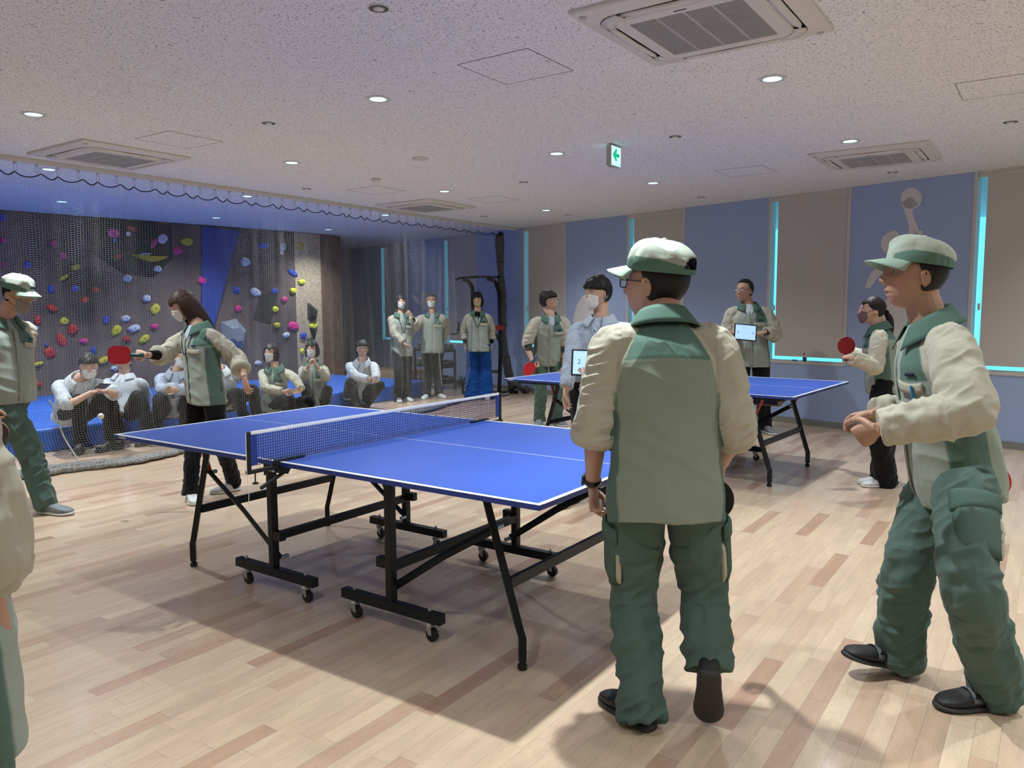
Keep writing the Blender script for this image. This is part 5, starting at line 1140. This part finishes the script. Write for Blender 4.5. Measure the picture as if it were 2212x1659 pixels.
m_shirt2 = {k: mat('collar_'+k, v, .85) for k, v in {'white': (.52, .56, .60), 'bluewhite': (.40, .46, .56), 'grey': (.42, .46, .52), 'black': (.01, .01, .012)}.items()}
m_rub = mat('red_rubber', (.48, .010, .025), .55); m_rubd = mat('black_rubber', (.012, .012, .02), .5); m_wood = mat('paddle_wood', (.50, .32, .17), .5)
def paddle(c, axis, nrm_, label, m1=m_rub, m2=m_rubd, r=(.076, .080), handle=.10, mh=None, square=False):
    """c blade centre, axis from handle to blade tip, nrm_ normal of the m1 face"""
    axis = nrm(axis); n = nrm(nrm_-axis*(nrm_@axis)); x = np.cross(axis, n); e = empty('ping_pong_paddle', c); R_ = np.stack([x, axis, n], 1)
    th = np.linspace(0, 2*PI, 40, endpoint=False); ex = .62 if square else 1.0
    X = np.sign(np.cos(th))*np.abs(np.cos(th))**ex*r[0]; Y = np.sign(np.sin(th))*np.abs(np.sin(th))**ex*r[1]; 
    def disc(name, z0, z1, m, k=1.0):
        P = np.stack([X*k, Y*k, 0*X+z0], 1)@R_.T; a = MB(); a.prism(P, n*(z1-z0)); a.build(name, m, e)
    disc('blade', -.003, .003, m_wood, 1.01); disc('rubber', .003, .005, m1); disc('rubber', -.005, -.003, m2)
    a = MB(); pts = [R_@np.array([0, y, 0]) for y in (-r[1]+.012, -r[1]-.01, -r[1]-.05, -r[1]-handle)]; a.tube(pts, [.030, .014, .013, .017], [.004, .010, .011, .012], ref=x, n=12); a.build('handle', mh or m_wood, e, smooth=True)
    tag(e, label, 'paddle'); return e
m_screen = mat('tablet_screen', (.3, .5, .8), .3, emit=(0.42, 0.64, 1.0), estr=.85); m_tab = mat('tablet_case', (.012, .012, .014), .4); m_ink = mat('screen_ink', (.03, .06, .12), .5, emit=(.03, .07, .15), estr=1)
def tablet(c, right, up, label, items, wd=.25, ht=.185):
    right = nrm(right); up = nrm(up-right*(up@right)); n = np.cross(right, up); e = empty('tablet', c); R_ = np.stack([right, up, n], 1)
    a = MB(); a.box((0, 0, 0), (wd, ht, .010), R_); a.build('case', m_tab, e, bevel=.003); a = MB(); a.box(n*.0052, (wd-.026, ht-.024, .0012), R_); a.build('screen', m_screen, e)
    for s_, x, y, sz in items: text('digit', s_, sz, m_ink, frame(right, up, n, n*.0062+right*x+up*y), e)
    tag(e, label, 'tablet'); return e
toeW = lambda phi: facing(phi)
# ---- P1: capped man from behind (centre right)
p = Person('man in a sage cap and work uniform seen from behind at the near table', 1.675, 2.62, (1437, 1040), (1432, 694), (1418, 618), 180, -128, 0, hd=(3, 0), neckdd=.06, headdd=.07); p.hs *= 1.12
p.arm('L', (1283, 955), -1, (1280, 1048), 1, hdir=(1286, 1110), palm=facing(60), curl=(.55, .75, .85, .9), thumb=.6, U=.295)
p.arm('R', (1588, 950), 1, (1560, 1000), 1, curl=(.8, .8, .8, .8), U=.295)
p.leg('L', (1368, 1275), 1, ('g', 1384, 1566), -1, toeW(-150)); p.leg('R', (1520, 1280), 1, np.array(at(1532, 1465, 2.62)), -1, toeW(165), pitch=-62); p.legs['R']['hem'] = -.03
p.body(.0036, .058); p.hair('undercap', thick=.008); p.cap(tilt=4, logo=False); p.glasses(w_=.024)
p.top('uniform', .0045, fat=1.10, hem=-.125, sleeve=(.088, .080, .074), cuff={'L': .20, 'R': .20}, amp=.0095, seed=3); p.trousers('green', .0048, (.102, .084, .078), amp=.011, seed=5, hemw=.076, hemcut=.0); p.shoes(m_shoeb, m_soleb); p.watch('L')
# ---- P2: walking man at right
p = Person('man in a sage cap walking left with raised hands, right foreground', 1.72, 2.86, (2062, 1000), (2008, 692), (1975, 600), -102, -96, 2, hd=(6, 0), neckdd=-.03)
p.open = True
p.arm('L', (2088, 888), -1, (1893, 926), 1, hdir=(1852, 948), palm=facing(150), curl=(.6, .75, .85, .9), thumb=.2, U=.285, Fm=.26)
p.arm('R', (1990, 900), 1, (1893, 893), -1, hdir=(1848, 898), palm=facing(20)-ZU*.3, curl=(.5, .5, .6, .7), thumb=.2)
p.leg('L', (2098, 1262), -1, ('g', 2150, 1528), 1, toeW(-88)); p.leg('R', (1962, 1225), -1, ('g', 1940, 1452), 1, toeW(-82), pitch=16)
p.body(.0036, .058); p.hair('undercap', thick=.008); p.cap(tilt=2, logo=False, slouch=1.25)
p.top('uniform', .0045, fat=1.08, hem=-.13, sleeve=(.084, .078, .058), cuff=.97, amp=.0095, seed=8, roll=False, belly=.01); p.trousers('green', .0048, (.105, .088, .078), amp=.012, seed=9, hemw=.082, hemcut=.02); p.shoes(m_shoeb, m_soleb, straps=True)
a = MB(); o_ = p.torso_at(.27, .62, .02); a.tube([o_, o_+p.up*.05], .005, n=6); q = a.build('pen', mat('pen_blue', (.01, .22, .45), .4)); p.parent(q)
paddle(at(2142, 1042, 3.02), RH*.9-ZU*.4, -FH, 'red paddle edge peeking from behind the walking man in the right foreground', r=(.070, .076))
paddle(at(1541, 1078, 2.80), -ZU, FH+RH*.3, 'black paddle edge peeking past the right hip of the man seen from behind', m1=m_rub, m2=m_rubd, r=(.072, .076))
# ---- P3: left capped man
p = Person('man in a sage cap, grey mask and gold glasses striding in at the left edge', 1.72, 5.45, (12, 835), (6, 690), (38, 638), 70, 76, 0, hd=(-16, 0))
p.arm('R', (-45, 800), -1, (-20, 880), -1, hdir=(-4, 915), palm=facing(150), curl=(1.0, 1.1, 1.1, 1.1)); p.arm('L', (25, 790), 1, (40, 850), 1)
p.leg('R', (62, 965), -1, ('g', 98, 1110), 1, toeW(80)); p.leg('L', (-20, 960), 1, (-55, 1070), 1, toeW(60))
R3 = p.arms['R']; p.body(.005); p.hair('undercap', thick=.008); p.cap(tilt=0); p.mask(m_maskg); p.glasses(m_gold); p.top('uniform', .0055, fat=1.12, hem=-.13, belly=.02, amp=.008, seed=12, cuff=.95, roll=False); p.trousers('green', .0058, (.104, .080, .066), seed=13, amp=.010); p.shoes(m_shoeg, m_solew)
paddle(at(-8, 932, 5.2), -ZU+FH*.3, -FH+RH*.2, 'black ping pong paddle held low at the left edge by the capped man', m1=m_rubd, m2=m_rub)
# ---- P4: long-haired woman with paddle
p = Person('long-haired woman in a work jacket and white mask reaching out with a red paddle', 1.60, 5.90, (443, 838), (428, 703), (397, 660), -38, -58, 1, hd=(-26, 0), female=True)
w4 = p.arm('R', (352, 768), -1, (318, 766), -1, hdir=(288, 764), palm=facing(-160)+ZU*-.3, curl=(.9, 1.0, 1.1, 1.2), thumb=.8)
p.arm('L', (512, 775), -1, (528, 815), -1, hdir=(534, 850), curl=(.3, .35, .45, .5), palm=facing(150))
p.leg('R', (418, 965), -1, ('g', 412, 1082), 1, toeW(35)); p.leg('L', (480, 965), 1, ('g', 506, 1060), 1, toeW(-50))
p.body(.0045); p.hair('long', (.040, .018, .012), thick=.013, fringe=.040); p.mask(); p.top('uniform', .005, fat=1.12, hem=-.13, sleeve=(.078, .072, .066), cuff={'R': .35, 'L': .60}, amp=.009, seed=17); p.chest_vee(m_shirt2['grey']); p.lanyard(False, low=.28)
p.undersleeve('R', .30, .85, m_black); p.trousers('black', .0058, (.094, .070, .062), seed=18, amp=.006); p.shoes(m_shoew, m_solew)
paddle(at(258, 767, 5.45), -RH*1.0+ZU*.02-FH*.05, -FH+ZU*.1, 'red ping pong paddle with squarish blade in the long-haired woman\'s outstretched hand', r=(.064, .080), square=True, mh=mat('handle_teal', (.02, .09, .08), .4), handle=.085)
# ---- P5: person at left foreground edge
p = Person('person in a work jacket cut off at the left foreground edge, hand on hip', 1.72, 1.12, at(-240, 1440, 1.12), (-330, 700), (-330, 480), 150, 150, 0)
p.arm('R', np.array(at(-92, 1170, 1.06)), 1, np.array(at(-14, 1380, 1.13)), 1, hdir=(12, 1530), palm=facing(-90), curl=(.15, .2, .25, .3)); p.arm('L', (-540, 1100), 1, (-550, 1400), 1)
p.leg('R', (-100, 2000), 1, (-110, 2550), 1, toeW(150)); p.leg('L', (-440, 2000), 1, (-440, 2550), 1, toeW(150))
p.body(.0045); p.hair('short'); p.top('uniform', .0045, fat=1.12, hem=-.12, sleeve=(.085, .084, .07), cuff=.45, amp=.008, seed=22, roll=False); p.trousers('green', .0055, seed=23, pockets=False); p.shoes(m_shoeb, m_soleb)
# ---- P6: white shirt man with tablet
p = Person('dark-haired man in a pale blue shirt and white mask holding a tablet', 1.73, 5.72, (1282, 822), (1299, 688), (1291, 635), -25, -52, 1, hd=(-4, 0), neckdd=0)
p.arm('R', (1236, 775), -1, (1222, 838), -1, hdir=(1219, 880), curl=(.2, .3, .4, .45)); p.arm('L', (1340, 775), -1, (1300, 805), -1, hdir=(1265, 806), palm=ZU-FH*.2, curl=(.2, .2, .25, .3), thumb=.1)
p.leg('R', (1258, 940), 1, ('g', 1238, 1086), 1, toeW(-30)); p.leg('L', (1310, 945), 1, ('g', 1310, 1088), 1, toeW(0))
p.body(.005); p.hair('messy', (.006, .006, .007), thick=.017, fringe=.038); p.mask(); p.top('bluewhite', .0055, fat=1.0, hem=-.02, sleeve=(.068, .062, .048), cuff=.97, amp=.005, seed=26, roll=False); p.trousers('black', .0062, (.092, .072, .062), seed=27, amp=.005); p.shoes(m_shoeb, m_solew)
tablet(at(1273, 784, 5.38), RH*.93-ZU*.03-FH*.1, ZU*.95+RH*.36+FH*.15, 'tablet with scoreboard digits in the hand of the masked man in a pale blue shirt', [('2', -.07, .005, .045), ('0', .07, .005, .045), ('o', -.015, .055, .02)])
# ---- P7: young man with glasses, red paddle
p = Person('young man with glasses leaning at the far table with a red paddle', 1.68, 9.45, (1184, 766), (1189, 682), (1186, 652), 8, 62, 1, hd=(4, 0), neckdd=-.12)
p.open = True
p.arm('R', (1136, 748), 1, (1150, 780), -1, hdir=(1158, 790), palm=facing(90), curl=(1, 1.1, 1.2, 1.2), thumb=.7); p.arm('L', (1222, 750), 1, (1218, 785), -1, hdir=(1214, 808), curl=(.4, .5, .6, .7))
p.leg('R', (1168, 845), -1, ('g', 1166, 918), 1, toeW(-10)); p.leg('L', (1207, 845), -1, ('g', 1204, 918), 1, toeW(25))
p.body(.0055); p.hair('messy', thick=.022, fringe=.044); p.glasses(); p.top('uniform', .006, fat=1.06, hem=-.13, cuff=.15, amp=.009, seed=31, roll=False); p.chest_vee(m_shirt2['grey']); p.undersleeve('R', .1, .45, mat('sleeve_dark', (.05, .06, .055), .9), .045); p.undersleeve('L', .1, .45, mat('sleeve_dark', (.05, .06, .055), .9), .045)
p.trousers('green', .0065, seed=32); p.shoes(m_shoeg, m_solew)
paddle(at(1143, 797, 9.05), -ZU*.8-RH*.45, -FH+RH*.25+ZU*.1, 'bright red round ping pong paddle held low by the young man with glasses', m1=mat('bright_rubber', (.62, .02, .035), .5), mh=mat('handle_blue', (.02, .07, .25), .4), r=(.068, .085))
# ---- P8: man with glasses holding tablet
p = Person('middle-aged man with glasses standing behind the far table holding a tablet', 1.80, 8.85, (1622, 768), (1617, 659), (1608, 629), -12, -50, 0, hd=(2, 0))
p.arm('R', (1567, 728), -1, (1583, 716), -1, hdir=(1600, 728), palm=ZU-FH*.3, curl=(.4, .5, .5, .6), thumb=.1); p.arm('L', (1674, 724), -1, (1652, 717), -1, hdir=(1632, 722), palm=facing(-90)+ZU*.4, curl=(.4, .5, .5, .6), thumb=.1)
p.leg('R', (1600, 850), -1, ('g', 1598, 933), 1, toeW(-15)); p.leg('L', (1648, 855), -1, ('g', 1652, 934), 1, toeW(12))
p.body(.0055); p.hair('receding', thick=.012); p.glasses(m_gl, .024, .014); p.top('uniform', .006, fat=1.08, hem=-.12, cuff=.85, amp=.008, seed=35, roll=False, belly=.02); p.chest_vee(m_shirt2['white']); p.watch('L', .95); p.trousers('black', .0068, seed=36, amp=.005); p.shoes(m_shoeg, m_solew)
tablet(at(1610, 718, 8.42), RH*1.0-ZU*.10, ZU*.98+RH*.12+FH*.2, 'tablet showing two zeros held by the man with glasses behind the far table', [('0', -.08, -.005, .035), ('0', .08, -.005, .035), ('8', -.02, .045, .016), ('8', .02, .045, .016)], .245, .18)
# ---- P9: ponytail woman right
p = Person('woman with a ponytail and dark mask in profile at the far table', 1.58, 6.12, (1908, 822), (1897, 706), (1884, 672), -115, -98, 1, hd=(2, 0), female=True)
p.arm('L', (1890, 792), -1, (1838, 772), -1, hdir=(1822, 770), palm=ZU*-.4+facing(180), curl=(.9, 1, 1.1, 1.1), thumb=.6); p.arm('R', (1880, 780), 1, (1836, 760), 1, hdir=(1826, 764), curl=(1, 1, 1.1, 1.1))
p.leg('L', (1898, 945), -1, ('g', 1912, 1052), 1, toeW(-92)); p.leg('R', (1915, 945), 1, ('g', 1903, 1045), 1, toeW(-88))
p.body(.0045); p.hair('pony', (.014, .008, .007), thick=.010, fringe=.058); p.mask(mat('mask_mauve', (.16, .10, .11), .8)); p.top('uniform', .0052, fat=1.12, hem=-.12, sleeve=(.078, .074, .058), cuff=.95, amp=.008, seed=41, roll=False); p.trousers('black', .006, (.105, .098, .092), seed=42, amp=.006, hemw=.098, hemcut=-.01); p.shoes(m_shoew, m_solew)
paddle(at(1828, 747, 6.2), ZU*.95-RH*.25, -FH-RH*.1, 'dark red round ping pong paddle held up by the ponytailed woman', m1=mat('dark_red_rubber', (.26, .006, .012), .5), r=(.068, .072))
# ---- P10: woman in blue trousers
p = Person('masked woman in bright blue trousers standing beside the chin-up station', 1.68, 12.32, (1034, 744), (1032, 674), (1031, 648), 0, 2, 1, female=True)
p.arm('R', (1004, 714), 1, (1005, 748), -1, hdir=(1006, 780)); p.arm('L', (1061, 714), 1, (1062, 748), -1, hdir=(1061, 780))
p.leg('R', (1021, 800), 1, ('g', 1020, 862), 1, toeW(-8)); p.leg('L', (1048, 800), 1, ('g', 1051, 862), 1, toeW(8))
p.body(.006); p.hair('bob', thick=.018, fringe=.036); p.mask(m_masko); p.top('uniform', .0065, fat=1.12, hem=-.12, cuff=.55, amp=.008, seed=45); p.chest_vee(m_black); p.lanyard(False, m_black, .26); p.undersleeve('R', .5, .85, m_black); p.undersleeve('L', .5, .85, m_black)
p.trousers('blue', .007, (.105, .115, .12), seed=46, amp=.008, hemw=.125, hemcut=-.03); p.shoes(m_shoew, m_solew)
# ---- P11
p = Person('grey-haired masked man in a work jacket standing behind the net', 1.66, 12.42, (934, 748), (934, 677), (932, 650), 4, 4, 2)
p.arm('R', (897, 706), -1, (890, 684), -1, hdir=(880, 674), palm=facing(180), curl=(.2, .3, .3, .4)); p.arm('L', (962, 714), 1, (952, 744), 1)
p.leg('R', (925, 800), 1, ('g', 922, 861), 1, toeW(-10)); p.leg('L', (945, 800), 1, ('g', 948, 859), 1, toeW(35))
p.body(.006); p.hair('short', (.03, .028, .027), thick=.007, fringe=.066); p.mask(); p.top('uniform', .0065, fat=1.1, hem=-.11, cuff=.6, amp=.008, seed=48); p.undersleeve('R', .6, .95, m_black); p.trousers('dark', .007, seed=49); p.shoes(m_shoew, m_solew)
# ---- P12
p = Person('woman with dark bobbed hair and white mask standing behind the net looking aside', 1.62, 11.98, (868, 752), (865, 678), (866, 653), 25, 18, 1, female=True)
p.arm('R', (853, 722), -1, (875, 744), -1, hdir=(889, 760), curl=(.2, .2, .3, .3)); p.arm('L', (889, 712), 1, (882, 742), 1)
p.leg('R', (862, 806), -1, ('g', 862, 868), 1, toeW(12)); p.leg('L', (880, 806), 1, ('g', 880, 866), 1, toeW(28))
p.body(.006); p.hair('bob', thick=.015, fringe=.050); p.mask(); p.top('uniform', .0065, fat=1.12, hem=-.13, cuff=.8, amp=.008, seed=52, roll=False); p.lanyard(True, low=.22); p.trousers('dark', .007, seed=53); p.shoes(m_shoew, m_solew)
# ---- seated row
def seat(label, H_, D, pel_z, pelpx, neck, head, body, face, sk, R, L, rl, ll, fem=False, hd=(0, 0), nd=-.1, top='white', hairst='messy', hcol=(.012, .010, .010), mask=None, ank=None, feet=(20, -10), cuff=.95, tr='dark', glass=False, thick=.016, fringe=.05, fat=1.0, shoe=None, amp=.006, seed=60, curls=(.5, .5, .6, .6), palms=(None, None)):
    p = Person(label, H_, D, at(pelpx[0], pelpx[1], D), neck, head, body, face, sk, female=fem, hd=hd, neckdd=nd)
    if pel_z is not None:
        q = at_z(pelpx[0], pelpx[1], pel_z); 
    for sd, A in (('R', R), ('L', L)):
        p.arm(sd, A[0], A[1], A[2], A[3], hdir=A[4] if len(A) > 4 else None, curl=curls*1 if len(curls) == 4 else curls, palm=palms[0 if sd == 'R' else 1])
    for sd, A, f in (('R', rl, feet[0]), ('L', ll, feet[1])):
        p.leg(sd, A[0], A[1], A[2], A[3], toeW(f))
    p.body(.006); p.hair(hairst, hcol, thick=thick, fringe=fringe)
    if mask: p.mask(mask)
    if glass: p.glasses()
    p.top(top, .0062, fat=fat, hem=-.06, cuff=cuff, amp=amp, seed=seed, sleeve=(.068, .064, .054), roll=(top != 'uniform'))
    p.trousers(tr, .0068, (.088, .070, .062), seed=seed+1, amp=.005, pockets=False); p.shoes(shoe or m_shoeb, m_solew if shoe is m_shoew else m_soleb)
    return p
p = seat('smiling man in a pale shirt squatting at the right end of the seated row', 1.70, 11.35, None, (768, 850), (783, 779), (783, 755), 8, 10, 1, ((768, 812), -1, (796, 820), -1, (808, 818)), ((812, 808), -1, (812, 820), -1, (806, 819)), ((757, 826), -1, (769, 872), 1), ((822, 832), -1, (792, 872), 1), nd=-.18, glass=True, thick=.02, fringe=.05, seed=61, curls=(.9, 1, 1, 1), palms=(facing(90), facing(-90))); p.lanyard(True, low=.10)
p = seat('woman in a work jacket and white mask seated with hands clasped before her mouth', 1.60, 10.35, None, (684, 868), (676, 785), (674, 755), 0, 0, 1, ((655, 815), -1, (667, 788), -1, (676, 772)), ((704, 815), -1, (682, 788), -1, (676, 772)), ((660, 838), -1, (668, 892), 1), ((708, 842), -1, (700, 892), 1), fem=True, top='uniform', hairst='bob', mask=m_maskw, fat=1.05, seed=64, cuff=.7, tr='black', thick=.018, fringe=.048, curls=(1, 1.1, 1.1, 1.2), palms=(facing(90), facing(-90)))
a = MB(); a.ell(p.head+p.HR@np.array([.03, -.03, .125]), (.045, .045, .035)); p.parent(a.build('hair_bun', m_gl, smooth=True))
p = seat('woman in a work jacket and white mask seated with hands clasped on her knees', 1.62, 9.75, None, (590, 876), (594, 792), (585, 763), 10, -8, 1, ((573, 838), -1, (612, 846), -1, (630, 845)), ((640, 822), -1, (652, 842), -1, (638, 845)), ((626, 862), -1, (630, 915), 1), ((668, 866), -1, (662, 915), 1), fem=True, top='uniform', hairst='bob', mask=m_maskw, fat=1.05, seed=67, cuff=.9, tr='black', thick=.014, fringe=.056, palms=(facing(90), facing(-90)))
p = seat('person in a white shirt with legs stretched, mostly hidden behind the long-haired woman', 1.68, 9.3, None, (482, 872), (474, 798), (462, 768), 20, 0, 1, ((448, 840), -1, (470, 860), -1), ((496, 838), 1, (500, 862), -1), ((512, 850), -1, (528, 905), 1), ((546, 842), -1, (556, 902), 1), mask=m_maskw, seed=70, tr='black')
p = seat('masked person in a pale shirt sitting with folded arms behind the outstretched arm', 1.68, 8.75, None, (378, 886), (383, 801), (392, 772), 12, 20, 1, ((351, 842), -1, (385, 836), -1, (400, 834)), ((412, 842), -1, (380, 842), -1, (368, 840)), ((345, 862), -1, (338, 916), 1), ((408, 858), -1, (400, 912), 1), mask=m_maskw, top='bluewhite', seed=73); p.lanyard(True, low=.2)
p = seat('seated man in a white shirt leaning back, face behind the red paddle', 1.72, 8.35, None, (262, 888), (269, 812), (266, 781), 5, 8, 1, ((228, 845), 1, (228, 878), 1), ((312, 850), 1, (316, 882), 1), ((232, 858), -1, (258, 938), 1), ((300, 858), -1, (322, 925), 1), nd=.10, seed=76, cuff=.95, tr='black')
p = seat('man in a white shirt and white mask sitting low and looking down at a phone', 1.72, 7.95, None, (158, 892), (172, 818), (192, 792), 28, 30, 1, ((143, 872), -1, (202, 846), -1, (222, 840)), ((246, 850), -1, (232, 846), -1, (218, 842)), ((172, 868), -1, (172, 945), 1), ((232, 862), -1, (240, 940), 1), nd=-.22, hd=(-14, 0), mask=m_maskw, seed=79, cuff=.12, tr='black', fat=1.08, palms=(ZU+facing(90)*.4, ZU+facing(-90)*.4), curls=(.7, .8, .8, .9)); p.lanyard(True, low=.12)
e = empty('phone', at(222, 834, 7.36)); a = MB(); R_ = np.stack([nrm(RH*.9-FH*.4), nrm(np.cross(nrm(ZU*.75-FH*.5), nrm(RH*.9-FH*.4))), nrm(ZU*.75-FH*.5)], 1); a.box((0, 0, 0), (.15, .075, .009), R_); a.build('case', m_watch, e, bevel=.002); tag(e, 'black phone held sideways by the seated man at the left', 'phone')
